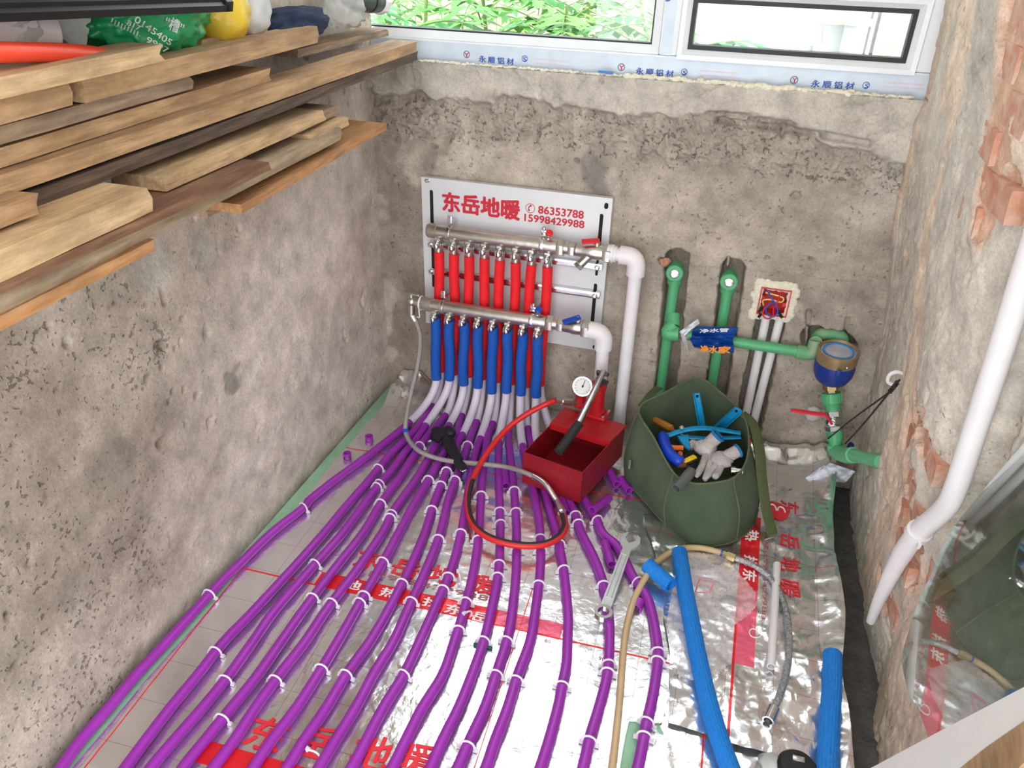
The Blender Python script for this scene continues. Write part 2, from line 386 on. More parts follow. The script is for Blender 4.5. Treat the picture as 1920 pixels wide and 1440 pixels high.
wall_left = struct(grid_mesh('wall_left', XL+d, Y, Z, CONC, with_pits(base*np.array([1.05, .99, .945]), .55+.9*fbm(Y*3, Z*3, 137, 3)+.35*sst(1.3-Y, 0, .4))))
# ---- right wall: brick pier under patchy render
ys = np.concatenate([np.arange(0.0, 0.6, 0.03), np.arange(0.6, 2.20, 0.0045)]); zs = np.arange(-0.14, 2.62, 0.0045)
Y, Z = np.meshgrid(ys, zs, indexing='ij')
d = 0.016*fbm(Y*4.5, Z*3, 211, 4)+0.004*fbm(Y*26, Z*20, 221, 4)+0.0016*fbm(Y*90, Z*90, 225, 2)
lip = fbm(Y*6, Z*3, 231, 5); d += 0.004*sst(lip, 0.02, 0.07)-0.003*sst(-lip, 0.2, 0.25)
pit = np.clip(vn(Y*60, Z*60, 241)*vn(Y*27, Z*27, 242)-0.3, 0, 1); d -= pit*0.022
d += 0.055*(1-sst(Z+0.05*fbm(Y*6, Z*6, 245, 3), 0.16, 0.34))*(1-sst(Y, 1.25, 1.45))      # rough mound at the foot
d += 0.02*sst(Y, 1.98, 2.14)*sst(Z, .5, .75)*(1-sst(Z, 1.0, 1.1))
def rz(px, py): p = WR(px, py); return (p.y, p.z)
PATCH = []
for px, py, r in ((1895, 25, .05), (1905, 100, .05), (1880, 150, .055), (1862, 215, .05), (1875, 110, .03), (1850, 300, .04), (1838, 345, .035), (1862, 255, .045), (1835, 410, .028), (1888, 345, .018),
                  (1712, 790, .022), (1700, 815, .026), (1725, 800, .022), (1730, 830, .018), (1695, 880, .02), (1700, 915, .024), (1690, 960, .028), (1680, 1000, .03), (1685, 1045, .022), (1708, 1050, .03), (1715, 745, .012), (1648, 1090, .02), (1660, 1120, .02), (1700, 480, .012)):
    a0, b0 = rz(px, py); PATCH.append((a0, b0, r*(1.35 if py < 600 else 1.6)))
msk = np.full(Y.shape, -1.0)
for a0, b0, r in PATCH: msk = np.maximum(msk, 1-np.hypot(Y-a0, (Z-b0)*0.8)/r)
pm = sst(msk+0.55*fbm(Y*34, Z*34, 251, 4), 0.02, 0.16)
d = d*(1-pm)+pm*(-0.014+0.003*fbm(Y*40, Z*40, 255, 3))
CPATH = [(2150, -250), (2010, 240), (1942, 450), (1882, 640), (1830, 800), (1792, 915), (1770, 955), (1722, 998), (1688, 1045), (1655, 1110), (1632, 1165)]
cp3 = [WR(*p, 0.024) for p in CPATH]
c = seg_dist(Y, Z, [(p.y, p.z) for p in cp3])+0.004*vn(Y*50, Z*50, 261)
k = (1-sst(c, 0.038, 0.046))*sst(Z, 0.36, 0.44); d = d*(1-k)-.058*k
base = lerp(C3(.42, .40, .365)[None, None], C3(.56, .53, .475)[None, None], 0.5+0.5*np.clip(1.5*fbm(Y*5, Z*4, 271, 5), -1, 1))
sand = sst(fbm(Y*6, Z*2.2, 275, 4), 0.0, 0.3); base = lerp(base, C3(.62, .50, .40)[None, None]*np.ones_like(base), sand*0.75)
mound = (1-sst(Z, .22, .36))*(1-sst(Y, 1.3, 1.5)); base = lerp(base, C3(.50, .41, .33)[None, None]*np.ones_like(base), mound*0.85)
gry = seg_dist(Y, Z, [rz(1770, 260), rz(1700, 560), rz(1665, 760)])+0.03*fbm(Y*12, Z*8, 281, 3)
base = lerp(base, C3(.46, .455, .415)[None, None]*np.ones_like(base), (1-sst(gry, .03, .06))*0.8)
halo = sst(msk+0.4*fbm(Y*20, Z*20, 285, 4), -0.5, 0.1)
base = lerp(base, C3(.63, .44, .34)[None, None]*np.ones_like(base), halo*0.6)
base = lerp(base, C3(.55, .36, .27)[None, None]*np.ones_like(base), pm*0.8)
wall_right = struct(grid_mesh('wall_right', XR(Y, Z)-d, Y, Z, CONC, with_pits(base*np.array([1.27, 1.21, 1.16]), .45+.6*fbm(Y*5, Z*5, 287, 3)), flip=True))
# bricks showing through the broken render
BRK = [mat('brick_a', (.60, .27, .17), .9, var=.3, vscale=30, bump=.6, bscale=120, col2=(.68, .47, .38)),
       mat('brick_b', (.56, .22, .13), .9, var=.3, vscale=25, bump=.6, bscale=120, col2=(.66, .40, .30))]
def wr_mask(y, z): return max(1-math.hypot(y-a, (z-b)*0.8)/r for a, b, r in PATCH)
proto = []
for s in range(3):
    bm = bmesh.new(); bmesh.ops.create_cube(bm, size=1.0); bmesh.ops.subdivide_edges(bm, edges=list(bm.edges), cuts=1, use_grid_fill=True)
    for v in bm.verts:
        n = mnoise.noise(Vector((v.co.x*3+s*5, v.co.y*3, v.co.z*3)))
        v.co = Vector((v.co.x*0.10, v.co.y*0.234, v.co.z*0.056))*(1+0.05*n); v.co.x += 0.004*n
    me = bpy.data.meshes.new('brick'); bm.to_mesh(me); bm.free(); me.materials.append(BRK[s % 2]); proto.append(me)
row = 0; zc = 0.045
while zc < 1.6:
    yy = 0.9+(0.122 if row % 2 else 0)
    while yy < 2.2:
        if any(wr_mask(yy+t, zc) > -0.2 for t in (-.1, -.05, 0, .05, .1)):
            o = link('brick', proto[random.randrange(3)]); attach(o, wall_right)
            o.location = (float(XR(yy, zc))+0.0595+random.uniform(-.002, .003), yy, zc); o.rotation_euler = (random.uniform(-.02, .02), -0.08, random.uniform(-.03, .03))
        yy += 0.244
    zc += 0.066; row += 1
# ---- floor slab, ceiling, wall above and beside the window
WHITEP = mat('old_plaster', (.70, .68, .64), .9, var=.1, vscale=6, bump=.2, bscale=60)
mb = MB(); mb.box((-0.3, 0.65, -0.13), (1.75, 3.1, 0.08)); struct(mb.build('floor', CONC2, smooth=0))
mb = MB(); mb.box((-0.3, 0.72, 2.66), (1.9, 3.2, 0.1)); struct(mb.build('ceiling', WHITEP, smooth=0))
mb = MB(); mb.box((-0.3, YB+0.12, 2.50), (1.9, 0.24, 0.26)); struct(mb.build('wall_lintel', WHITEP, smooth=0))
mb = MB(); mb.box((-0.25, YB+0.20, 0.44), (1.8, 0.18, 1.22)); struct(mb.build('wall_back_core', CONC2, smooth=0))
# ================================================================ WINDOW
ALU = mat('white_window_alu', (.80, .82, .86), .3, var=.04, vscale=12)
FILM = mat('blue_protective_film', (.62, .70, .80), .3, var=.08, vscale=30)
GASK = mat('black_gasket', (.015, .015, .018), .5, var=.2, vscale=40)
INKB = mat('ink_blue', (.03, .10, .42), .5, var=.1, vscale=50); INKR = mat('ink_red', (.56, .015, .035), .5, var=.1, vscale=50)
INKP = mat('ink_pink', (.85, .50, .52), .5, var=.1, vscale=50); INKD = mat('ink_dark', (.10, .11, .16), .5, var=.1, vscale=50)
GLASS = bpy.data.materials.new('window_glass'); GLASS.use_nodes = True
_nt = GLASS.node_tree; _nt.nodes.clear()
_o = _n(_nt, 'ShaderNodeOutputMaterial'); _m = _n(_nt, 'ShaderNodeMixShader'); _t = _n(_nt, 'ShaderNodeBsdfTransparent'); _g = _n(_nt, 'ShaderNodeBsdfGlossy')
_m.inputs[0].default_value = .05; _t.inputs[0].default_value = (.93, .96, .95, 1); _g.inputs['Roughness'].default_value = 0.0
_nt.links.new(_t.outputs[0], _m.inputs[1]); _nt.links.new(_g.outputs[0], _m.inputs[2]); _nt.links.new(_m.outputs[0], _o.inputs[0])
y0, y1 = YB+0.018, YB+0.075
win = struct(thing('window_1', 'white aluminium window with printed blue protective film above the concrete sill', 'window', (-.3, YB+.045, 1.083)))
def rail(nm, x0, x1, z0, z1, m=ALU, ya=y0, yb=y1, bev=.004):
    mb = MB(); mb.box(((x0+x1)/2, (ya+yb)/2, (z0+z1)/2), (x1-x0, yb-ya, z1-z0), None, 0, bev); return mb.build(nm, m, win)
rail('bottom_rail', -1.25, .398, 1.060, 1.124); rail('jamb', .352, .398, 1.1245, 2.37); rail('mullion', -.262, -.214, 1.1245, 2.37)
rail('top_rail', -1.25, .398, 2.371, 2.40); rail('transom', -.2135, .3515, 1.283, 1.335)
rail('mullion_film', -.256, -.230, 1.1246, 2.3, FILM, y0-.0015, y0-.0005, 0)
rail('rail_film', -1.2, .392, 1.062, 1.1195, FILM, y0-.0015, y0-.0005, 0)
def ring(nm, x0, x1, z0, z1, t, m, ya, yb, slope=0.0, tb=None):     # sash or glazing bead with mitred bevel
    tb = tb or t; mb = MB()
    a = [(x0, z0), (x1, z0), (x1, z1), (x0, z1)]; b = [(x0+t, z0+tb), (x1-t, z0+tb), (x1-t, z1-t), (x0+t, z1-t)]
    vs = [(p[0], ya, p[1]) for p in a]+[(p[0], ya+slope, p[1]) for p in b]+[(p[0], yb, p[1]) for p in a]+[(p[0], yb, p[1]) for p in b]
    fs = []
    for i in range(4):
        j = (i+1) % 4; fs += [(i, j, 4+j, 4+i), (8+i, 12+i, 12+j, 8+j), (i, 8+i, 8+j, j), (4+i, 4+j, 12+j, 12+i)]
    return mb.add(vs, fs).build(nm, m, win, smooth=0)
ring('glazing_bead', -1.25, -.2625, 1.1246, 2.37, .021, ALU, y0+.004, y1-.002, .012)
ring('gasket', -1.229, -.2837, 1.1457, 2.349, .004, GASK, y0+.020, y1-.01)
sash = ring('sash', -.2135, .3515, 1.1246-.006, 1.2828, .012, ALU, y0-.014, y1-.005, .002)
ring('sash_bead', -.2013, .3393, 1.1308, 1.2706, .011, ALU, y0-.011, y1-.02, .012)
ring('gasket', -.1902, .3283, 1.1420, 1.2594, .0105, GASK, y0+.004, y1-.022)
ring('glazing_bead', -.2135, .3515, 1.3355, 2.37, .02, ALU, y0+.004, y1-.002, .012)
for nm, x0, x1, z0, z1 in (('pane', -1.224, -.288, 1.150, 2.345), ('pane', -.181, .319, 1.151, 1.250), ('pane', -.193, .331, 1.356, 2.35)):
    mb = MB(); mb.box(((x0+x1)/2, y0+.034, (z0+z1)/2), (x1-x0+.004, .005, z1-z0+.004)); mb.build(nm, GLASS, win, smooth=0)
# print on the film
yt = -(y0-YB)+.0018
def wtext(s, a, b, hgt, m, bold=.02, off=yt):
    p, q = BW(a[0], a[1]-4, off), BW(b[0], b[1]-4, off); text_mesh('print', s, p, q-p, (0, 0, hgt), m, win, bold, thick=.0001, nrm=(0, -1, 0))
for a, b in (((898, 120), (963, 126)), ((1192, 143), (1262, 149)), ((1520, 167), (1600, 172))): wtext('永 顺 铝 材', a, b, .0165, INKB, .03)
for a, b in (((1005, 124), (1068, 130)), ((1312, 146), (1380, 151)), ((1655, 168), (1732, 173))):
    wtext('wwww.wwww.wwww', a, b, .004, INKP, 0); wtext('wwww.wwww.wwww', (a[0], a[1]-8), (b[0], b[1]-8), .004, INKP, 0)
def wring(c, r, m, off=yt):
    p = BW(c[0], c[1]-4, off); mb = MB(); n = 20
    vs = []
    for k in range(n):
        a = 2*math.pi*k/n
        vs += [p+Vector((r*math.cos(a), 0, r*math.sin(a))), p+Vector((r*.78*math.cos(a), 0, r*.78*math.sin(a)))]
    mb.add(vs, [(2*k, 2*((k+1) % n), 2*((k+1) % n)+1, 2*k+1) for k in range(n)]); mb.build('print', m, win, smooth=0)
for c in ((875, 106), (1165, 130), (1489, 154)):
    wring(c, .0095, INKD); wtext('Y', (c[0]-4, c[1]+5), (c[0]+4, c[1]+5), .011, INKR, .04)
for c in ((984, 114), (1283, 139), (1624, 164)):
    wring(c, .0085, INKB); wtext('S', (c[0]-3, c[1]+5), (c[0]+3, c[1]+5), .010, INKB, .04)
wtext('D', (1248, 6), (1258, 7), .018, INKB, .03)
# expanding foam squeezed out under the frame
FOAM = mat('cream_foam', (.80, .75, .60), .85, var=.12, vscale=60, bump=.5, bscale=120)
mb = MB(); random.seed(3)
for k in range(250):
    t = k/249; px = 787+t*(1712-787); py = 105+t*(173-105)
    big = 1.0 if px > 1175 else .55
    if px > 1600: big = .7
    p = BW(px, py, .006+random.uniform(-.006, .008)*big); r = random.uniform(.0035, .0085)*big
    p.z = 1.070+random.uniform(-.003, .004)*big
    mb.sphere(p, (r*1.5, r*.9, r), 7)
tag(mb.build('sealing_foam', FOAM), 'cream expanding foam bead squeezed out along the window sill', 'foam')
mb = MB(); bar(mb, BW(1122, 134, .014), BW(1150, 137, .012), .006, .006); tag(mb.build('plastic_scrap', mat('scrap_blue', (.02, .17, .45), .4, var=.1, vscale=40)), 'small blue plastic scrap caught in the sill foam', 'scrap')
# ================================================================ OUTSIDE THE WINDOW
SOIL = mat('garden_soil', (.55, .50, .44), .95, var=.3, vscale=5, bump=.5, bscale=20)
mb = MB(); mb.box((-1, 12.4, .55), (30, 20, .1)); struct(mb.build('garden_ground', SOIL, smooth=0))
LEAF = [mat('leaf_a', (.13, .42, .07), .5, var=.3, vscale=9, sss=0), mat('leaf_b', (.22, .52, .10), .5, var=.3, vscale=9), mat('leaf_c', (.08, .34, .10), .5, var=.3, vscale=9)]
for _l in ('leaf_a', 'leaf_b', 'leaf_c'):
    _b = MATS[_l].node_tree.nodes['Principled BSDF']; _b.inputs['Transmission Weight'].default_value = 0.0
STEM = mat('green_stem', (.25, .33, .10), .7, var=.2, vscale=20)
def plant(x, y, h, n, seed, label, lm, spread=.5):
    random.seed(seed); t = thing('tree_sapling', label, 'plant', (x, y, .6), 'saplings outside the window')
    st, lf = MB(), MB(); base = Vector((x, y, .6)); top = base+Vector((random.uniform(-.1, .1), random.uniform(-.1, .1), h))
    st.tube([base, (base+top)/2+Vector((.03, 0, 0)), top], [.014, .010, .006], 7)
    for k in range(n):
        f = .25+.75*k/n; a = k*2.4+random.uniform(-.3, .3); o = base.lerp(top, f)
        L = random.uniform(.7, 1.1)*spread; dr = Vector((math.cos(a), math.sin(a), 0))
        pts = [o+dr*L*s+Vector((0, 0, .22*L*math.sin(s*2.4)-.10*L*s*s)) for s in [i/9 for i in range(10)]]
        st.tube(pts, [.0035*(1-.07*i) for i in range(10)], 5)
        sd = dr.cross(Vector((0, 0, 1)))
        for i in range(1, 10):
            for s in (-1, 1):
                p = pts[i]; l = random.uniform(.75, 1.0)*.125*(1.15-abs(i-4)*.09); wv = l*.21
                d = (sd*s*.95+dr*.38+Vector((0, 0, random.uniform(-.35, .05)))).normalized(); ww = d.cross(Vector((0, 0, 1))).normalized()*wv
                dn = Vector((0, 0, -.012))
                lf.add([p, p+d*l*.35+ww, p+d*l+dn, p+d*l*.35-ww, p+d*l*.4+Vector((0, 0, .004))], [(0, 1, 4), (1, 2, 4), (2, 3, 4), (3, 0, 4)])
    st.build('stem', STEM, t); lf.build('foliage', lm, t, smooth=60)
PL = [(-1.05, 3.1, .60, 14, 0), (-1.55, 3.5, .65, 11, 1), (-.72, 3.15, .55, 13, 1), (-.50, 3.6, .50, 13, 0), (-1.35, 2.85, .62, 14, 2), (-.92, 4.1, .75, 16, 2), (-1.9, 4.2, .8, 12, 0), (-1.3, 4.6, .7, 16, 1),
      (-2.5, 4.9, .8, 11, 2), (-.62, 4.7, .55, 10, 0), (-.42, 2.95, .45, 10, 2)]
PLL = ['feathery mid green sapling close behind the left pane', 'yellow green sapling with long compound leaves behind the plank end', 'yellow green sapling with drooping leaves in the middle of the pane',
       'low feathery sapling next to the window mullion', 'dark green sapling right behind the plank ends at the window', 'tall dark sapling deep in the garden behind the middle pane', 'tall mid green sapling by the far garden wall, beyond the plank ends',
       'yellow green sapling by the far garden wall', 'dark green sapling in the far garden corner', 'mid green sapling near the garden wall beside the mullion', 'small dark sapling pressed near the pane by the mullion']
for (x, y, h, n, c), l in zip(PL, PLL): plant(x, y, h, n, int(100*y), l, LEAF[c])
GW = mat('garden_wall', (.62, .56, .48), .95, var=.35, vscale=3, bump=.4, bscale=25, col2=(.50, .40, .33))
fen = struct(thing('garden_fence', 'pale weathered board fence behind the garden saplings', 'fence', (-2, 6.5, .6)))
bmx = MB(); bmx.box((0, 0, 0), (.22, .03, 1.4), None, 0, .004)
for k in range(26):
    o = bmx.build('board', GW, fen) if k == 0 else copy_part(o0, fen, Matrix.Identity(4))
    if k == 0: o0 = o
    o.location = (-5.5+k*.235, 6.5+.006*(k % 3), 1.25)
mb = MB(); mb.tube([(-1.02, 5.2, .6), (-1.0, 5.2, 2.4)], .02, 8); tag(mb.build('garden_post', mat('post_white', (.8, .8, .78), .6, var=.1, vscale=10)), 'thin pale post standing in front of the garden fence', 'post')
# white building beyond the small sash
WBL = mat('white_render', (.82, .82, .82), .9, var=.05, vscale=8, bump=.15, bscale=80)
nb = struct(thing('neighbour_building', 'bright white rendered building beyond the small sash', 'building', (.2, 3.5, .6)))
mb = MB(); mb.box((.12, 3.55, 1.6), (.95, .3, 2.0)); mb.build('wall', WBL, nb, smooth=0)
mb = MB(); mb.box((.455, 3.37, 1.6), (.15, .10, 2.0)); mb.build('pier', mat('stucco', (.68, .62, .52), .95, var=.2, vscale=60, bump=1.0, bscale=45), nb)
mb = MB(); mb.box((.565, 3.40, 1.6), (.06, .1, 2.0)); mb.build('wall_strip', WBL, nb, smooth=0)
mb = MB(); mb.box((.70, 3.40, 1.6), (.2, .1, 2.0)); mb.build('pier', mat('stucco_tan', (.62, .50, .36), .95, var=.2, vscale=60, bump=1.0, bscale=45), nb)
def out(px, py, y): d = ray(px, py); return Vector(CAM+y/d[1]*d)
a, b = out(1480, 28, 3.39), out(1592, 34, 3.39)
mb = MB(); mb.box(((a.x+b.x)/2, 3.395, a.z-.008), (b.x-a.x, .05, .03)); mb.build('ledge', mat('ledge_cream', (.80, .76, .60), .8, var=.08, vscale=20), nb, smooth=0)
xa = out(1604, 60, 3.34).x
dp = struct(thing('downpipe', 'grey downpipe with a rusty collar outside the small sash', 'pipe', (xa, 3.34, .6)))
mb = MB(); mb.tube([(xa, 3.34, .6), (xa, 3.34, 2.6)], .042, 16); mb.build('pipe', mat('grey_pvc', (.48, .49, .50), .5, var=.12, vscale=15), dp)
zc = out(1604, 40, 3.34).z; mb = MB(); mb.lathe((xa, 3.34, zc-.012), (0, 0, 1), [(0, .042), (0, .05), (.024, .05), (.024, .042)], 18); mb.build('collar', mat('rusty_collar', (.55, .42, .36), .7, var=.2, vscale=40), dp)
mb = MB(); mb.tube([(xa+.055, 3.33, .6), (xa+.052, 3.33, 2.6)], .007, 8); tag(mb.build('cable', WBL), 'thin white cable running beside the grey downpipe', 'cable', kind='structure')
br = struct(thing('wall_bracket', 'small white wall bracket on the building outside', 'bracket', out(1527, 80, 3.39)))
p, q = out(1513, 82, 3.385), out(1545, 84, 3.385); GRB = mat('bracket_grey', (.62, .62, .64), .5, var=.1, vscale=30)
mb = MB(); bar(mb, p, q, .02, .010); bar(mb, (p+q)/2, out(1525, 104, 3.385), .012, .012, (0, 1, 0)); bar(mb, out(1547, 52, 3.385), out(1545, 84, 3.385), .01, .006, (0, 1, 0)); mb.build('arm', GRB, br)
mb = MB(); bar(mb, out(1395, 51, 3.396), out(1416, 53, 3.396), .004, .012, (0, 0, 1)); mb.build('label_plate', GRB, nb, smooth=0)
# ================================================================ PLANKS STACKED ON THE LEFT WALL
WD = [wood('wood_pale', (.54, .345, .18), (.66, .45, .26)), wood('wood_warm', (.40, .235, .12), (.53, .335, .18)), wood('wood_dusty', (.25, .165, .105), (.38, .27, .18)),
      wood('wood_dark', (.075, .048, .035), (.14, .09, .06)), wood('wood_orange', (.46, .21, .08), (.55, .29, .13)), wood('wood_grey', (.32, .225, .14), (.44, .33, .22)), wood('wood_red', (.17, .075, .04), (.27, .14, .08))]
def plank(fn, nx, Xn, Xf, h, wdt, m, label, rough=0.0, seed=0, group='planks stacked on the left wall bearers'):
    """fn: photo point of the far lower front corner, nx: near one; front face near plane X"""
    a, b = AX(*nx, Xn), AX(*fn, Xf)
    if nx[0] == -60: a = a+(a-b).normalized()*(.16+.02*(seed % 5))      # runs on past the picture edge
    d = (b-a); L = d.length; R = frame(d, z=(0, 0, 1))   # local x along the plank, local y points to the wall side
    mb = MB(); rnd = random.Random(seed); NS = 10
    vs = []; 
    for i in range(NS+1):
        t = i/NS; 
        for (yy, zz) in ((0, 0), (0, h*.5), (0, h), (wdt, h), (wdt, 0)):
            jx = 0
            if i in (0, NS): jx = rnd.uniform(-.004, .004)*(1+rough*.9)
            vs.append(a+R@Vector((t*L+jx, yy+rnd.uniform(-.0012, .0012), zz+(rnd.uniform(-.0012, .0012) if 0 < zz < h else 0))))
    fs = [(4, 3, 2, 1, 0), tuple(NS*5+k for k in range(5))]
    for i in range(NS):
        for k in range(5):
            l = (k+1) % 5; fs.append((i*5+k, i*5+l, (i+1)*5+l, (i+1)*5+k))
    o = mb.add(vs, fs).build('plank', m, smooth=0)
    # put the origin in the plank so the grain differs from plank to plank
    loc = a.copy(); o.data.transform(Matrix.Translation(-loc)); o.data.transform(R.to_4x4().inverted()); o.data.transform(Matrix.Rotation(math.pi/2, 4, 'Z'))
    o.matrix_world = Matrix.Translation(loc) @ R.to_4x4() @ Matrix.Rotation(-math.pi/2, 4, 'Z')
    tag(o, label, 'plank', group); return o
W_ = .085
plank((725, 243), (455, 400), -.85, -.87, .016, .20, WD[4], 'orange edged board at the bottom of the stack reaching towards the manifold', seed=1)
plank((292, 470), (-60, 652), -.83, -.835, .017, .20, WD[4], 'orange edged lath with a rounded end, lowest beside the left wall', seed=2)
plank((640, 262), (-60, 622), -.832, -.872, .027, .18, WD[5], 'long dusty board lying on the two orange boards', seed=3)
plank((655, 234), (585, 270), -.875, -.885, .018, .13, WD[0], 'short pale board end on the dusty board', seed=4)
plank((508, 318), (-60, 580), -.818, -.823, .014, .15, WD[6], 'thin red brown board under the thick pale beam', seed=5)
plank((610, 226), (310, 361), -.866, -.892, .023, .10, WD[0], 'broken bark edged board in the dark gap of the stack', rough=1, seed=6)
plank((633, 214), (560, 250), -.90, -.905, .020, .09, WD[2], 'dusty board stub behind the bark edged board', rough=1, seed=16)
plank((288, 396), (-60, 558), -.812, -.825, .036, .13, WD[0], 'thick pale beam with sawn end in the lower stack', seed=7)
plank((75, 400), (-60, 453), -.857, -.858, .025, .075, WD[1], 'short stub of board with a broken end on the pale beam', rough=1, seed=8)
plank((783, 112), (-60, 439), -.90, -.90, .021, .15, WD[3], 'dark stained board directly under the longest beam', seed=9)
plank((782, 97), (-60, 392), -.90, -.90, .026, .075, WD[1], 'longest squared beam reaching the window sill', seed=10)
plank((510, 151), (-60, 335), -.915, -.945, .024, .10, WD[1], 'cracked board lying on the longest beam', rough=1, seed=11)
plank((362, 166), (-60, 290), -.905, -.930, .022, .10, WD[2], 'dusty board with a knotted end above the cracked board', rough=1, seed=12)
plank((140, 196), (-60, 252), -.897, -.897, .033, .11, WD[1], 'thick short board end below the white topped lath', seed=13)
plank((597, 80), (165, 193), -.903, -.940, .033, .05, WD[1], 'squared beam with a nail hole in front of the green bag', seed=14)
plank((307, 115), (-60, 201), -.868, -.895, .024, .07, WD[0], 'pale topmost lath with a splintered end', rough=1.5, seed=15)
plank((150, 122), (-60, 160), -.955, -.955, .020, .09, WD[4], 'orange board behind the splintered topmost lath', seed=17)
plank((728, 67), (560, 108), -.995, -1.0, .017, .07, WD[2], 'bark edged board under the clear plastic bag by the window', rough=1, seed=18)
plank((505, 72), (380, 100), -.985, -.99, .022, .06, WD[0], 'pale board behind the squared beam with a nail hole', seed=19)
for y, wh in ((.72, 'farthest from the window'), (1.22, 'midway along the planks'), (1.7, 'nearest the window')):
    mb = MB(); mb.box((-1.02, y, .932), (.13, .05, .046), None, 0, .003); tag(mb.build('wall_bearer', WD[2]), 'short timber bearer under the planks, '+wh, 'bearer', 'timber bearers under the planks')
# ================================================================ THINGS ON TOP OF THE PLANKS
def blob(name, c, r, m, label, cat, seed=0, amp=.12, fr=3.0, sub=4, flat=None, parent=None, crease=.0):
    bm = bmesh.new(); bmesh.ops.create_icosphere(bm, subdivisions=sub, radius=1.0); c = Vector(c)
    for v in bm.verts:
        n = v.co.normalized(); k = 1+amp*mnoise.fractal(n*fr+Vector((seed*7.1, 0, 0)), .8, 2.0, 4)
        if crease: k += crease*(abs(mnoise.noise(n*fr*2.2+Vector((seed, 3, 1))))-.3)
        v.co = Vector((n.x*r[0]*k, n.y*r[1]*k, n.z*r[2]*k))
        if flat is not None and v.co.z < flat*r[2]: v.co.z = flat*r[2]+(v.co.z-flat*r[2])*.08
        v.co += c
    me = bpy.data.meshes.new(name); bm.to_mesh(me); bm.free(); me.materials.append(m); me.shade_smooth()
    o = link(name, me, parent)
    if label: tag(o, label, cat)
    return o
# green woven bag with white print
GBAG = mat('green_bag', (.015, .30, .10), .32, var=.12, vscale=14, bump=.25, bscale=28); WINK = mat('white_ink', (.85, .88, .85), .5, var=.05, vscale=30)
gc = AX(300, 45, -.985); gb = blob('green_bag', gc+Vector((-.02, .0, .010)), (.065, .14, .064), GBAG, 'green plastic bag with white print on top of the planks', 'bag', 4, .10, 2.0, 5, flat=-.8, crease=.22)
bvh = BVHTree.FromPolygons([v.co[:] for v in gb.data.vertices], [tuple(p.vertices) for p in gb.data.polygons])
def on_bag(ps, dz=None):
    r = []
    for p in ps:
        d = (p-Vector(CAM)).normalized(); h = bvh.ray_cast(Vector(CAM), d)
        r.append(h[0]-d*.0015 if h[0] is not None else bvh.find_nearest(p)[0]-d*.001)
    return r
def bagtext(s, a, b, hpx):
    o, e = AX(*a, -.93), AX(*b, -.93); xv = e-o; u = AX(a[0]+hpx[0], a[1]+hpx[1], -.93)-o
    text_mesh('print', s, o, xv, u, WINK, gb, .02, fit=on_bag, cut=.15)
bagtext('“槽”', (306, 52), (340, 66), (7, -24)); bagtext('0145405', (250, 40), (318, 86), (6, -11)); bagtext('9997', (272, 78), (312, 100), (5, -10)); bagtext('|||||||||.', (207, 42), (262, 70), (3, -8)); bagtext('817', (236, 46), (260, 58), (4, -9))
# yellow and silver sack
ys_ = thing('cement_sack', 'yellow and silver sack slumped behind the green bag', 'sack', AX(432, 60, -1.0))
blob('sack_panel', AX(415, 38, -1.0)+Vector((0, .0, .012)), (.055, .055, .058), mat('yellow_foil', (.72, .50, .05), .35, var=.15, vscale=20, bump=.4, bscale=30), None, None, 2, .08, 2, 4, parent=ys_, flat=-.85)
blob('sack_side', AX(452, 20, -1.0)+Vector((-.005, .02, .005)), (.05, .055, .06), mat('silver_plastic', (.60, .60, .60), .3, var=.12, vscale=20, bump=.4, bscale=30), None, None, 3, .10, 2, 4, parent=ys_, flat=-.85)
# navy cloth
blob('navy_cloth', AX(545, 50, -1.0)+Vector((-.01, .03, .0)), (.05, .13, .035), mat('navy_cloth', (.012, .022, .06), .9, var=.2, vscale=30, bump=.3, bscale=120), 'dark navy cloth bundle hanging over the beam end by the window', 'cloth', 8, .22, 2.4, 4, flat=-.8)
# clear plastic bag
CLR = mat('clear_plastic', (.80, .80, .78), .18, trans=.55, var=.08, vscale=18, bump=.5, bscale=35, ior=1.2)
blob('clear_bag', AX(635, 20, -1.01)+Vector((0, .03, .01)), (.045, .085, .06), CLR, 'crumpled clear plastic bag on the board next to the window', 'bag', 11, .16, 3, 4, flat=-.8, crease=.3)
# black and white motor-like cylinder in front of the pane
dk = thing('sleeved_cylinder', 'black cylinder with a white end cap lying in front of the pane', 'cylinder', AX(720, 10, -1.0))
p = AX(690, 5, -1.0)+Vector((0, 0, .006)); q = AX(768, 14, -1.0)+Vector((0, 0, .006)); ax = (q-p).normalized()
mb = MB(); mb.lathe(p-ax*.10, ax, [(0, .02), (0, .03), (.09, .03), (.095, .026), (.10, .03), (.125, .03), (.13, .028), (.15, .028)], 22); mb.build('barrel', mat('black_plastic', (.015, .015, .017), .35, var=.1, vscale=30), dk)
mb = MB(); mb.lathe(p+ax*.05, ax, [(0, .028), (.004, .0325), (.028, .0325), (.032, .029), (.032, .01)], 8); mb.build('end_cap', PPRW := mat('cap_white', (.78, .78, .80), .4, var=.04, vscale=20), dk)
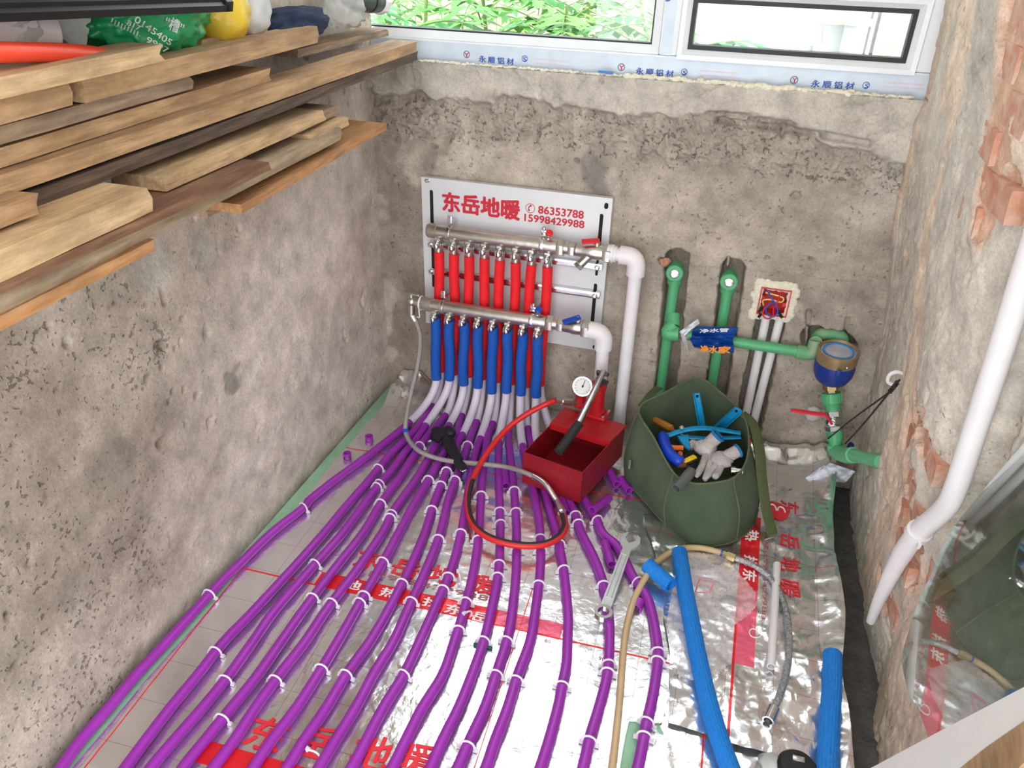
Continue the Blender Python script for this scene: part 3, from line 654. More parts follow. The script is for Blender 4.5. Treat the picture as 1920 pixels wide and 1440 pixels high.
# white tub in film and polystyrene
tb = thing('white_tub', 'white plastic tub wrapped in thin film at the left end of the planks', 'tub', AX(60, 75, -1.0))
a = AX(-40, 48, -1.0); b = AX(85, 62, -1.0); ax = (b-a).normalized()
mb = MB(); mb.lathe(a, ax, [(0, .01), (0, .034), ((b-a).length-.006, .036), ((b-a).length, .031), ((b-a).length, .0)], 24); mb.build('body', mat('tub_white', (.74, .66, .66), .35, var=.06, vscale=15), tb)
blob('film', AX(20, 52, -1.0), (.035, .07, .045), CLR, None, None, 21, .12, 3, 4, parent=tb)
ps = MB(); ps.prism([AX(72, 42, -1.03), AX(140, 88, -1.0), AX(162, 86, -1.0), AX(172, 30, -1.0), AX(80, 30, -1.03)], (-.06, .01, .0)); tag(ps.build('polystyrene_block', mat('styrofoam', (.66, .68, .64), .9, var=.15, vscale=25, bump=.3, bscale=60)), 'scratched white polystyrene block between the tub and green bag', 'block')
MB().tube(spline([AX(-60, 98, -.90), AX(20, 98, -.905), AX(90, 98, -.915), AX(150, 101, -.925), AX(235, 110, -.945)], 8), .0125, 14).build('red_tube', mat('red_orange_tube', (.85, .07, .03), .35, var=.06, vscale=15))
tag(bpy.data.objects['red_tube'], 'glossy red orange plastic tube lying across the topmost lath', 'tube')
# black framed panel overhanging from the left
bf = thing('black_panel', 'black framed flat panel lying on the bags over the planks', 'panel', AX(200, 30, -.93))
BKP = mat('black_gloss', (.008, .007, .008), .38, var=.15, vscale=20)
c0, c1 = AX(-70, 45, -.89), AX(430, 22, -.89); d = (c1-c0); R = frame(d, z=(.22, 0, 1))
mb = MB(); up = R@Vector((0, 0, 1)); back = R@Vector((0, 1, 0))
prof = [(0, 0), (0, .010), (.006, .014), (.006, .020), (.012, .024), (.012, .035), (.05, .035), (.05, .0)]
vs = [c0+back*u+up*v for u, v in prof]; mb.prism(vs, d); mb.build('front_edge', BKP, bf)
mb = MB(); vs = [c0+d*.985+back*u+up*v for u, v in ((0, 0), (0, .016), (.02, .03), (.165, .03), (.165, 0))]; mb.prism(vs, d.normalized()*.018); mb.build('side_edge', BKP, bf)
mb = MB(); vs = [c0+back*.012+up*.022, c0+d*.985+back*.012+up*.022, c0+d*.985+back*.165+up*.022, c0+back*.165+up*.022]; mb.prism(vs, up*.004); mb.build('panel_face', mat('panel_grey', (.06, .055, .06), .3, var=.1, vscale=20), bf, smooth=0)
# ================================================================ FLOOR BUILD-UP
GRNB = mat('green_insulation_board', (.34, .60, .40), .7, var=.1, vscale=25, bump=.15, bscale=120)
mb = MB(); mb.box((-.507, .63, -.0245), (1.112, 3.02, .045), None, 0, .002); tag(mb.build('insulation_board', GRNB), 'pale green foam insulation board with its edge showing along the left wall', 'board')
mb = MB(); mb.box((.225, .63, -.0275), (.345, 3.02, .045), None, 0, .002); tag(mb.build('insulation_board', GRNB), 'pale green foam insulation board showing in the gap between foil sheets', 'board')
def ridg(u, v, s): return 1-np.abs(vn(u, v, s))*2
def crumple(x, y, s):
    wx = x+.03*fbm(x*7, y*7, s+90, 2); wy = y+.03*fbm(x*7+4, y*7, s+91, 2)
    return .0028*ridg(wx*11, wy*14, s)+.0017*ridg(wx*27, wy*23, s+1)+.0009*ridg(wx*60, wy*52, s+2)
def foil_z1(x, y):
    z = .0016+crumple(x, y, 300)*(.22+.25*sst(y, 1.2, 1.7))+.0015*fbm(x*5, y*5, 310, 2)
    z = z+.06*sst(-x, .86, 1.0)*sst(y, 1.98, 2.13)*(1+.7*vn(x*18, y*18, 333)+.1*ridg(x*45, y*45, 335))*(1-sst(-x, 1.03, 1.05)*.6)     # bunched in the corner
    return z
def foil_z2(x, y):
    z = .0065+crumple(x, y, 400)*.8+.010*np.clip(fbm(x*9, y*9, 411, 3), -.3, 1)
    z = z+.03*sst(x, .27, .40)*sst(y, 1.72, 2.05)*(1+.25*vn(x*16, y*16, 421))
    z = z+.035*sst(y, 2.06, 2.125)*(1+.35*vn(x*18, y*3, 441)+.2*ridg(x*40, y*30, 443))+.02*sst(x, .34, .405)*(.5+.5*vn(x*3, y*11, 431))
    return np.maximum(z, .004)
def foil_mat(name, ang, bands, lines, pitch=.1, ox=0, oy=0):
    m = bpy.data.materials.new(name); m.use_nodes = True; nt = m.node_tree; b = nt.nodes['Principled BSDF']
    tc = _n(nt, 'ShaderNodeTexCoord'); mp = _n(nt, 'ShaderNodeMapping'); mp.inputs['Rotation'].default_value = (0, 0, -ang)
    nt.links.new(tc.outputs['Object'], mp.inputs[0]); sp = _n(nt, 'ShaderNodeSeparateXYZ'); nt.links.new(mp.outputs[0], sp.inputs[0])
    def M(op, a, b_=None, c_=None):
        n = _n(nt, 'ShaderNodeMath', operation=op)
        for i, v in enumerate((a, b_, c_)):
            if v is None: continue
            if isinstance(v, (int, float)): n.inputs[i].default_value = v
            else: nt.links.new(v, n.inputs[i])
        return n.outputs[0]
    ax = (sp.outputs[0], sp.outputs[1])
    def inr(v, lo, hi): return M('MULTIPLY', M('GREATER_THAN', v, lo), M('LESS_THAN', v, hi))
    g = None
    for v, o in ((ax[0], ox), (ax[1], oy)):
        f = M('FRACT', M('DIVIDE', M('SUBTRACT', v, o), pitch)); l = M('LESS_THAN', f, .011)
        g = l if g is None else M('MAXIMUM', g, l)
    red = None
    for k, pos, wd in lines:
        l = inr(ax[k], pos-wd/2, pos+wd/2); red = l if red is None else M('MAXIMUM', red, l)
    pink = None
    for k, lo, hi, s, e, c in bands:
        l = M('MULTIPLY', inr(ax[k], lo, hi), inr(ax[1-k], s, e))
        if c == 'r': red = l if red is None else M('MAXIMUM', red, l)
        else: pink = l if pink is None else M('MAXIMUM', pink, l)
    def mix(f, a, b_):
        n = _n(nt, 'ShaderNodeMix', data_type='RGBA')
        if isinstance(f, float): n.inputs[0].default_value = f
        else: nt.links.new(f, n.inputs[0])
        if isinstance(a, tuple): n.inputs[6].default_value = a
        else: nt.links.new(a, n.inputs[6])
        n.inputs[7].default_value = b_; return n.outputs[2]
    c = mix(M('MULTIPLY', g, .62), (.86, .86, .88, 1), (.45, .12, .16, 1))
    if pink is not None: c = mix(pink, c, (.86, .13, .22, 1))
    if red is not None: c = mix(red, c, (.80, .02, .03, 1))
    nt.links.new(c, b.inputs['Base Color'])
    tot = red if red is not None else g
    if pink is not None: tot = M('MAXIMUM', tot, pink)
    nt.links.new(M('SUBTRACT', .93, M('MULTIPLY', tot, .75)), b.inputs['Metallic'])
    b.inputs['Roughness'].default_value = .2
    vo = _n(nt, 'ShaderNodeTexVoronoi'); vo.inputs['Scale'].default_value = 34; vo.feature = 'DISTANCE_TO_EDGE'
    ns = _n(nt, 'ShaderNodeTexNoise'); ns.inputs['Scale'].default_value = 22; ns.inputs['Detail'].default_value = 4; ns.inputs['Distortion'].default_value = 1.2
    dm = _n(nt, 'ShaderNodeVectorMath', operation='ADD'); sc_ = _n(nt, 'ShaderNodeVectorMath', operation='SCALE'); sc_.inputs['Scale'].default_value = .05
    nt.links.new(ns.outputs['Color'], sc_.inputs[0]); nt.links.new(sc_.outputs[0], dm.inputs[0]); nt.links.new(tc.outputs['Object'], dm.inputs[1])
    nt.links.new(tc.outputs['Object'], ns.inputs['Vector']); nt.links.new(dm.outputs[0], vo.inputs['Vector'])
    h = M('ADD', M('MULTIPLY', vo.outputs['Distance'], .6), M('MULTIPLY', ns.outputs['Fac'], .9))
    bp = _n(nt, 'ShaderNodeBump'); bp.inputs['Strength'].default_value = .13; bp.inputs['Distance'].default_value = .008
    nt.links.new(h, bp.inputs['Height']); nt.links.new(bp.outputs[0], b.inputs['Normal'])
    return m
A1 = math.radians(2.4)
def rot1(x, y): return (x*math.cos(A1)+y*math.sin(A1), -x*math.sin(A1)+y*math.cos(A1))
q0 = rot1(*FL(640, 1085)[:2]); q1 = rot1(*FL(1050, 1165)[:2]); q2 = rot1(*FL(1040, 1195)[:2]); q3 = rot1(*FL(935, 1150)[:2])
yb_hi = (q0[1]+q1[1])/2; yb_lo = q2[1]-.004
F1 = foil_mat('foil_sheet_print', A1, [(1, yb_lo, yb_hi, rot1(*FL(606, 1070)[:2])[0], q3[0], 'r'), (1, yb_lo, yb_hi, q3[0], rot1(*FL(1055, 1180)[:2])[0], 'p'), (1, yb_lo-.485, yb_hi-.485, -.80, -.45, 'r')],
              [(1, yb_lo+.001, .005), (0, -.978, .003), (1, rot1(*FL(650, 840)[:2])[1], .004), (0, rot1(*FL(1000, 1100)[:2])[0], .0022)], .1, .012, .03)
xa, xb = FL(1388, 1100).x-.002, FL(1420, 1100).x
F2 = foil_mat('foil_offcut_print', 0.0, [(0, xa, xb, FL(1400, 1110).y, 1.79, 'r'), (0, xa, xb, FL(1395, 1250).y, FL(1400, 1110).y, 'p')],
              [(0, xa-.0025, .006), (1, FL(1500, 1060).y, .0018)], .1, .05, .02)
def sheet(nm, x0, x1, ya, yb, zf, m, keep=None, st=.005, zoff=0.0):
    xs = np.arange(x0, x1, st); ys = np.arange(ya, yb, st); Xg, Yg = np.meshgrid(xs, ys, indexing='ij')
    Zg = zf(Xg, Yg)+zoff
    if keep: K = keep(Xg, Yg)
    else: K = None
    return grid_mesh(nm, Xg, Yg, Zg, m, keep=K)
def sheet_uv(nm, left, right, low, high, zf, m, nu, nv):       # a sheet whose edges follow the given lines
    U, V = np.meshgrid(np.linspace(0, 1, nu), np.linspace(0, 1, nv), indexing='ij')
    Yg = low(U)*(1-V)+high*V; Xg = left(Yg)*(1-U)+right(Yg)*U
    return grid_mesh(nm, Xg, Yg, zf(Xg, Yg), m)
s1 = sheet_uv('foil_sheet', lambda y: -1.026+.004*vn(y*6, y*0+3, 6), lambda y: .035+.010*vn(y*5, y*0, 5)+(FL(1172, 1400).x-.035)*(1-sst(y, FL(1190, 1352).y-.006, FL(1190, 1352).y+.012)), lambda u: .35+0*u, 2.148, foil_z1, F1, 222, 370)
tag(s1, 'large printed silver foil underlay under the purple heating pipes', 'foil')
def keep2(x, y):
    left = np.where(y < 1.25, .055-.10*(y-1.06), .036-.30*(y-1.25))+.012*vn(y*9, x*0+2, 7)
    right = .408-.02*sst(1.5-y, 0, .3)+.016*vn(y*8, x*0+5, 9)-.05*sst(y, 1.93, 2.05)*0
    low = FL(1300, 1368).y-.10*(x-.12)+.01*vn(x*10, y*0, 11)
    return (x > np.maximum(left, -.2)) & (x < right) & (y > low)
s2 = sheet_uv('foil_offcut', lambda y: np.maximum(np.where(y < 1.25, .055-.10*(y-1.06), .036-.30*(y-1.25))+.012*vn(y*9, y*0+2, 7), -.2),
              lambda y: .408-.02*sst(1.5-y, 0, .3)+.014*vn(y*6, y*0+5, 9), lambda u: FL(1300, 1368).y-.035*u+.008*vn(u*5, u*0, 11), 2.138, foil_z2, F2, 120, 250)
tag(s2, 'crumpled silver foil offcut with a red printed band beside the brick wall', 'foil')
F3 = foil_mat('foil_strip_print', math.radians(2), [], [(0, .155, .004)], .1, .02, .0)
s3 = sheet('foil_strip', FL(1214, 1400).x, .41, .4, 1.20, lambda x, y: -.0025+crumple(x, y, 500)*.5, F3)
tag(s3, 'flat foil strip under the lower edge of the crumpled offcut', 'foil')
# print on the foil
def _fit(zf, up):
    def f(ps, dz=None):
        one = isinstance(ps, Vector); L = [ps] if one else ps
        z = zf(np.array([p.x for p in L]), np.array([p.y for p in L])); dz = dz or [0]*len(L)
        r = [Vector((p.x, p.y, float(a)+up+b)) for p, a, b in zip(L, z, dz)]
        return r[0] if one else r
    return f
fit1, fit2 = _fit(foil_z1, .0011), _fit(foil_z2, .0016)
FWH = mat('print_white', (.88, .86, .86), .5, var=.05, vscale=40)
FRD = mat('print_red', (.80, .03, .05), .45, var=.08, vscale=40); FDK = mat('print_maroon', (.45, .16, .18), .5, var=.1, vscale=40)
ux = Vector((math.cos(A1), math.sin(A1), 0)); uy = Vector((-math.sin(A1), math.cos(A1), 0))
def f1t(s, px, wpx, hm, m, bold=.02):
    o = FL(*px); e = FL(*wpx); L = (e-o).dot(ux); text_mesh('print', s, o, ux*L, uy*hm, m, s1, bold, fit=fit1, cut=.12)
bh = (yb_hi-yb_lo)
for k, (ch, px) in enumerate((('地', (640, 1102)), ('热', (710, 1118)), ('找', (790, 1137)), ('东', (832, 1150)), ('岳', (882, 1164)))):
    o = FL(*px); text_mesh('print', ch, o, ux*.045, uy*bh*.62, FWH, s1, .03, fit=fit1, cut=.12)
f1t('东 岳 地 暖', (660, 1062), (925, 1120), .062, FRD, .02)
f1t('15998429988', (690, 1080), (912, 1133), .016, FDK, 0)
for k, (ch, px) in enumerate((('东', (452, 1398)), ('岳', (545, 1414)), ('地', (650, 1432)), ('暖', (735, 1448)))):
    o = FL(*px); text_mesh('print', ch, o, ux*.075, uy*.07, FRD, s1, .02, fit=fit1, cut=.12)
for k, px in enumerate(((1020, 1205), (1122, 1238))): text_mesh('print', ('80', '90')[k], FL(*px), ux*.014, uy*.009, FDK, s1, 0, fit=fit1, cut=.2)
# on the offcut the lettering runs towards the viewer
vx, vy = Vector((0, -1, 0)), Vector((1, 0, 0))
for ch, px in (('地', (1402, 945)), ('热', (1402, 1000)), ('找', (1402, 1048)), ('东', (1392, 1072))):
    text_mesh('print', ch, Vector((xa+.005, FL(*px).y, 0)), vx*.04, vy*(xb-xa-.010), FWH, s2, .03, fit=fit2, cut=.12)
for ch, px in (('东', (1462, 940)), ('岳', (1462, 1003)), ('地', (1462, 1045)), ('暖', (1460, 1090))):
    text_mesh('print', ch, FL(*px), vx*.055, vy*.05, FRD, s2, .01, fit=fit2, cut=.12)
text_mesh('print', '电话:15998429988', Vector((xb+.010, FL(1440, 1000).y, 0)), vx*.33, vy*.013, FDK, s2, 0, fit=fit2, cut=.12)
mk = MB(); p = FL(1455, 962)
for k in range(24):
    a = 2*math.pi*k/24; mk.add([fit2(p+Vector((.033*math.cos(a), .04*math.sin(a), 0))), fit2(p+Vector((.033*math.cos(a+.27), .04*math.sin(a+.27), 0))), fit2(p)], [(0, 1, 2)])
mk.build('print', FRD, s2, smooth=0)
for dx in (-.012, .012):
    mk = MB(); vs = [fit2(p+Vector((dx+.010*math.cos(a), -.002+.022*math.sin(a), 0)))+Vector((0, 0, .002)) for a in [math.pi*k/10 for k in range(11)]]
    mk.tube(vs, .0026, 5); mk.build('print', FWH, s2)
# ================================================================ HEATING PIPES
PUR = mat('purple_pipe', (.31, .028, .385), .32, var=.06, vscale=15); PURD = mat('pipe_print', (.12, .01, .15), .4, var=.05, vscale=15)
WSL = mat('white_bend_sleeve', (.66, .60, .70), .35, var=.05, vscale=20); RSL = mat('red_foam_sleeve', (.80, .012, .018), .75, var=.08, vscale=30, bump=.2, bscale=200)
BSL = mat('blue_foam_sleeve', (.006, .085, .42), .75, var=.08, vscale=30, bump=.2, bscale=200); CLP = mat('white_clip', (.74, .66, .74), .4, var=.05, vscale=40)
UO, LO = .075, .12           # how far the upper and lower manifold stand off the wall
UPX = [-.847+i*(.343/7) for i in range(8)]; LPX = [-.846+i*(.334/7) for i in range(8)]
BLUE_END = [(817, 710), (840, 710), (868, 720), (894, 725), (921, 735), (950, 734), (976, 739), (1007, 743)]
WEND = [(769, 791), (799, 797), (843, 796), (868, 814), (901, 821), (936, 827), (980, 835), (1012, 842)]
BACK = [(812, 760), (836, 778), (866, 778), (894, 790), (925, 793), (955, 802), (990, 802), (1033, 805)]
PX = {
 'A': [(756, 802), (706, 842), (664, 873), (622, 904), (581, 937), (569, 952), (508, 1000), (446, 1060), (412, 1093), (370, 1140), (314, 1202), (256, 1265), (204, 1327), (150, 1390), (114, 1440), (60, 1510)],
 'B': [(795, 785), (770, 815), (737, 846), (714, 873), (685, 908), (650, 948), (607, 1000), (545, 1070), (471, 1150), (421, 1202), (371, 1265), (320, 1327), (272, 1390), (235, 1440), (180, 1515)],
 'C': [(779, 825), (758, 850), (733, 883), (716, 902), (685, 942), (642, 1000), (580, 1070), (515, 1145), (475, 1202), (430, 1265), (380, 1327), (325, 1390), (283, 1440), (230, 1515)],
 'D': [(818, 798), (791, 831), (772, 860), (747, 898), (714, 944), (680, 1000), (625, 1070), (568, 1145), (528, 1202), (484, 1265), (434, 1327), (383, 1390), (343, 1440), (295, 1515)],
 'E': [(832, 812), (818, 833), (800, 865), (779, 900), (739, 956), (716, 1000), (668, 1070), (613, 1142), (573, 1202), (524, 1265), (479, 1327), (438, 1390), (400, 1440), (345, 1515)],
 'F': [(856, 812), (831, 852), (808, 892), (777, 944), (747, 1000), (712, 1065), (668, 1142), (634, 1202), (596, 1265), (556, 1327), (508, 1390), (475, 1440), (425, 1515)],
 'G': [(852, 842), (839, 879), (829, 904), (812, 948), (796, 1000), (766, 1070), (730, 1140), (694, 1202), (649, 1265), (612, 1327), (569, 1390), (538, 1440), (490, 1515)],
 'H': [(879, 829), (868, 862), (856, 894), (841, 935), (825, 1000), (800, 1065), (766, 1140), (738, 1202), (700, 1265), (667, 1327), (628, 1390), (598, 1440), (555, 1515)],
 'I': [(891, 850), (883, 887), (875, 940), (864, 1000), (845, 1070), (815, 1140), (787, 1202), (757, 1265), (719, 1327), (686, 1390), (659, 1440), (615, 1515)],
 'J': [(914, 817), (910, 846), (904, 898), (902, 929), (898, 1000), (888, 1070), (871, 1140), (852, 1202), (830, 1265), (792, 1327), (760, 1390), (735, 1440), (690, 1515)],
 'K': [(935, 846), (935, 887), (937, 950), (938, 1000), (935, 1070), (922, 1140), (907, 1202), (885, 1265), (860, 1327), (829, 1390), (807, 1440), (770, 1515)],
 'L': [(954, 825), (960, 880), (964, 920), (967, 960), (969, 1000), (968, 1070), (960, 1150), (950, 1202), (930, 1265), (909, 1327), (880, 1390), (858, 1440), (820, 1515)],
 'M': [(988, 865), (1000, 916), (1008, 960), (1013, 1000), (1013, 1070), (1003, 1150), (994, 1202), (971, 1265), (952, 1327), (928, 1390), (911, 1440), (880, 1515)],
 'N': [(1000, 850), (1023, 927), (1033, 964), (1044, 1000), (1057, 1068), (1065, 1150), (1064, 1202), (1062, 1244), (1054, 1286), (1046, 1327), (1029, 1390), (1013, 1440), (985, 1515)],
 'O': [(1035, 885), (1069, 943), (1079, 966), (1091, 1000), (1113, 1043), (1130, 1089), (1140, 1140), (1143, 1177), (1142, 1223), (1138, 1269), (1123, 1327), (1107, 1380), (1093, 1440), (1070, 1515)],
 'P': [(1060, 870), (1100, 943), (1117, 970), (1131, 1000), (1156, 1022), (1171, 1047), (1186, 1079), (1212, 1117), (1225, 1159), (1234, 1216), (1233, 1245), (1225, 1299), (1213, 1354), (1196, 1440), (1175, 1515)]}
CLIPS = [(714, 875), (715, 901), (710, 910), (566, 950), (795, 830), (717, 944), (741, 958), (733, 969), (808, 892), (839, 877), (831, 906), (814, 950), (860, 894), (902, 927), (937, 954), (938, 981), (865, 990), (882, 828),
         (820, 1008), (896, 1008), (963, 917), (966, 957), (936, 1056), (934, 1075), (969, 1029), (1014, 1006), (1014, 1032), (1011, 1087), (840, 1077), (830, 1101), (877, 1126), (861, 1177), (756, 1088), (775, 1119),
         (717, 1048), (674, 1125), (948, 1194), (930, 1257), (970, 1270), (1055, 1282), (877, 1390), (1141, 1238), (1139, 1255), (1108, 1380), (1212, 1345), (1210, 1370), (1237, 1216), (1236, 1236), (1194, 1084), (1130, 1092),
         (1057, 1068), (1049, 1014), (1078, 962), (1083, 976), (1118, 970), (521, 1271), (600, 1250), (655, 1265), (759, 1259), (416, 1219), (414, 1273), (410, 1335), (400, 1110), (590, 1060), (592, 1112), (625, 1129), (700, 1120), (907, 1195)]
PR = .0115; PZ = .0145
ordn = ['first', 'second', 'third', 'fourth', 'fifth', 'sixth', 'seventh', 'eighth']
FLOORPATH = {}
PIPE_TOP = {}
for k, key in enumerate('ABCDEFGHIJKLMNOP'):
    i = k//2; front = k % 2 == 0
    if front:
        top = Vector((LPX[i], YB-LO, .338)); bot = BW(*BLUE_END[i], LO); bot.x = .5*bot.x+.5*LPX[i]; end = FL(*WEND[i], PZ)
        lab = 'purple heating pipe in a blue sleeve, %s blue one from the left concrete wall' % ordn[i]
    else:
        top = Vector((UPX[i], YB-UO, .540)); bot = Vector((UPX[i]-.004, YB-UO, .12 if i < 7 else .135)); end = FL(*BACK[i], PZ)
        lab = 'purple heating pipe in a red sleeve, %s red one from the left concrete wall' % ordn[i]
    t = thing('heating_pipe', lab, 'pipe', (end.x, end.y, 0), 'underfloor heating pipes on the foil')
    fl = [FL(a, b, PZ) for a, b in PX[key]]
    up = [top.lerp(bot, s/6) for s in range(7)]
    if front or i >= 0:
        for s in range(1, 6): up[s] += Vector((.0025*math.sin(k*1.7+s), .002*math.cos(k+s*1.3), 0))
    dirn = (fl[0]-end).normalized()
    hor = (end-bot); hor.z = 0
    bend = bez(bot, bot-Vector((0, 0, .055)), end-dirn*max(.03, hor.length*.45)+Vector((0, 0, .004)), end, 10)
    floor_pts = spline([end]+fl, 6)
    r = .0165 if front else .0155
    MB().tube(up, r, 14).build('foam_sleeve', BSL if front else RSL, t)
    MB().tube([bot+Vector((0, 0, .02))]+bend, .0132, 12).build('bend_sleeve', WSL, t)
    MB().tube([bend[-2]]+floor_pts, PR, 12).build('tube', PUR, t)
    FLOORPATH[key] = (t, floor_pts)
clip0 = None
mb = MB(); n = 9
arch = [Vector((0, (.0145)*math.cos(math.pi*j/n), PZ*.25+.0150*math.sin(math.pi*j/n))) for j in range(n+1)]
arch = [arch[0]+Vector((0, 0, -.006))]+arch+[arch[-1]+Vector((0, 0, -.006))]
mb.tube(arch, .0026, 6, flat=(.75, 1.0))
for s in (-1, 1): mb.box((0, s*.0165, -.0045), (.007, .009, .004)); mb.box((0, s*.019, -.001), (.004, .003, .006))
clip_me = mb.build('clip', CLP); clip_mesh = clip_me.data; bpy.data.objects.remove(clip_me)
for px in CLIPS:
    p = FL(*px, .024); best = None
    for key, (t, pts) in FLOORPATH.items():
        for j in range(len(pts)-1):
            dd = (pts[j].xy-p.xy).length
            if best is None or dd < best[0]: best = (dd, t, pts[j], (pts[j+1]-pts[max(0, j-1)]))
    dd, t, c, tg = best; o = link('clip', clip_mesh); attach(o, t)
    o.location = (c.x, c.y, PZ-.0035); o.rotation_euler = (0, 0, math.atan2(tg.y, tg.x)+random.uniform(-.15, .15))
# loose pipe offcuts
def offcut(a, b, label, z=.014, z2=None, sub=None):
    p, q = FL(*a, z), FL(*b, z2 if z2 is not None else z)
    o = MB().pipe([p, (p+q)/2, q], .0115, .0088).build('pipe_offcut', PUR); tag(o, label, 'pipe offcut', 'loose purple pipe offcuts')
offcut((1110, 957), (1142, 934), 'short purple pipe offcut lying across the outermost heating pipe by the tank', .034, .018)
offcut((1134, 1017), (1147, 1058), 'short purple pipe offcut between two pipes beside the spanner jaw', .015)
offcut((1140, 876), (1157, 908), 'short purple pipe offcut right beside the red tank corner', .015)
offcut((1164, 897), (1180, 920), 'short purple pipe offcut tucked under the green bag edge', .015)
offcut((945, 880), (949, 911), 'short purple pipe offcut between pipes behind the braided hose', .014)
offcut((1052, 930), (1062, 962), 'short purple pipe offcut under the hose connector near the tank', .014)
p = FL(1195, 1134, .01); o = MB().pipe([p-Vector((0, .012, 0)), p+Vector((.004, .012, .004))], .0115, .0088).build('pipe_offcut', PUR); tag(o, 'tiny purple pipe ring beside the beige hose', 'pipe offcut', 'loose purple pipe offcuts')
for (px, l) in (((692, 820), 'thin purple pipe ring on the foil by the wall, nearer the manifold'), ((651, 852), 'thin purple pipe ring on the foil by the wall, farther from the manifold')):
    p = FL(*px, .011); o = MB().pipe([p-Vector((0, 0, .006)), p+Vector((0, 0, .006))], .0125, .009).build('pipe_ring', PUR); tag(o, l, 'pipe offcut', 'thin purple rings')
# ================================================================ MANIFOLD
BRD = mat('white_board', (.66, .65, .67), .35, var=.03, vscale=8); NIK = mat('nickel_brass', (.60, .57, .52), .28, metal=.95, var=.12, vscale=35, bump=.05, bscale=60)
STL = mat('bright_steel', (.72, .72, .74), .2, metal=1.0, var=.06, vscale=40); BLK = mat('black_hole', (.01, .01, .01), .8, var=.1, vscale=20)
REDP = mat('red_plastic', (.72, .02, .03), .35, var=.06, vscale=25); BLUP = mat('blue_plastic', (.01, .06, .42), .35, var=.06, vscale=25)
PPR = mat('white_ppr', (.80, .76, .78), .4, var=.05, vscale=12)
bd = thing('mounting_board', 'white sheet metal mounting board with red lettering behind the manifolds', 'board', (-.63, YB-.02, .262))
x0, x1, z0, z1 = -.921, -.338, .262, .748; yf = YB-.022
mb = MB(); mb.box(((x0+x1)/2, yf+.0015, (z0+z1)/2), (x1-x0, .003, z1-z0), None, 0, .0008)
mb.box((x0+.001, yf+.010, (z0+z1)/2), (.002, .018, z1-z0)); mb.box((x1-.001, yf+.010, (z0+z1)/2), (.002, .018, z1-z0))
mb.box(((x0+x1)/2, yf+.010, z0+.001), (x1-x0, .018, .002)); mb.box(((x0+x1)/2, yf+.010, z1-.001), (x1-x0, .018, .002)); mb.build('plate', BRD, bd)
def slot(x, za, zb, wd=.0055):
    mb = MB(); pts = [(x+wd*math.cos(a), yf-.0006, (zb if a < math.pi else za)+wd*math.sin(a)) for a in [math.pi*k/6 for k in range(7)]]+[(x+wd*math.cos(a), yf-.0006, za+wd*math.sin(a)) for a in [math.pi+math.pi*k/6 for k in range(7)]]
    mb.prism(pts, (0, .0004, 0)); mb.build('slot', BLK, bd, smooth=0)
slot(-.889, .612, .706); slot(-.366, .607, .695); slot(-.889, .40, .53); slot(-.366, .35, .48); slot(-.335-.02, .722, .728, .006); slot(-.352, .272, .274, .006); slot(-.366, .515, .59, .004)
for x, z in ((-.903, .738), (-.897, .739)):
    mb = MB(); mb.lathe((x, yf, z), (0, -1, 0), [(0, .006), (.002, .006), (.004, .003)], 10); mb.build('screw', NIK, bd)
def btext(s, x, z, wx, hz, bold): text_mesh('lettering', s, (x, yf-.0008, z), (wx, 0, 0), (0, 0, hz), INKR, bd, bold, nrm=(0, -1, 0))
btext('东岳地暖', -.852, .652, .242, .058, .042)
btext('86353788', -.553, .680, .135, .0225, .035); btext('15998429988', -.594, .652, .180, .0215, .035)
mb = MB(); c = Vector((-.578, yf-.0008, .692))
vs = []
for k in range(24):
    a = 2*math.pi*k/24
    vs += [c+Vector((.0145*math.cos(a), 0, .0145*math.sin(a))), c+Vector((.0128*math.cos(a), 0, .0128*math.sin(a)))]
mb.add(vs, [(2*k, 2*((k+1) % 24), 2*((k+1) % 24)+1, 2*k+1) for k in range(24)])
hs = [c+Vector((.0035+.0085*math.cos(a)+.25*.008*math.sin(a), 0, .0085*math.sin(a))) for a in [1.75+2.6*k/8 for k in range(9)]]
mb.tube(hs, [.0022, .0028, .0018, .0015, .0015, .0015, .0018, .0028, .0022], 6); mb.build('phone_symbol', INKR, bd)
for z in (.545, .455):      # galvanised support rails and their bolts
    mb = MB(); mb.box((-.62, yf-.010, z), (.545, .018, .020), None, 0, .002); mb.box((-.62, yf-.0195, z), (.53, .002, .008)); mb.build('support_rail', STL, bd)
    for x in (-.89, -.362):
        mb = MB(); mb.lathe((x, yf-.018, z), (0, -1, 0), [(0, .008), (.004, .008), (.006, .005), (.008, .005)], 8); mb.build('bolt', STL, bd)
def hexn(mb, o, ax, L, r): mb.lathe(o, ax, [(0, r*.92), (L*.12, r), (L*.88, r), (L, r*.92)], 6)
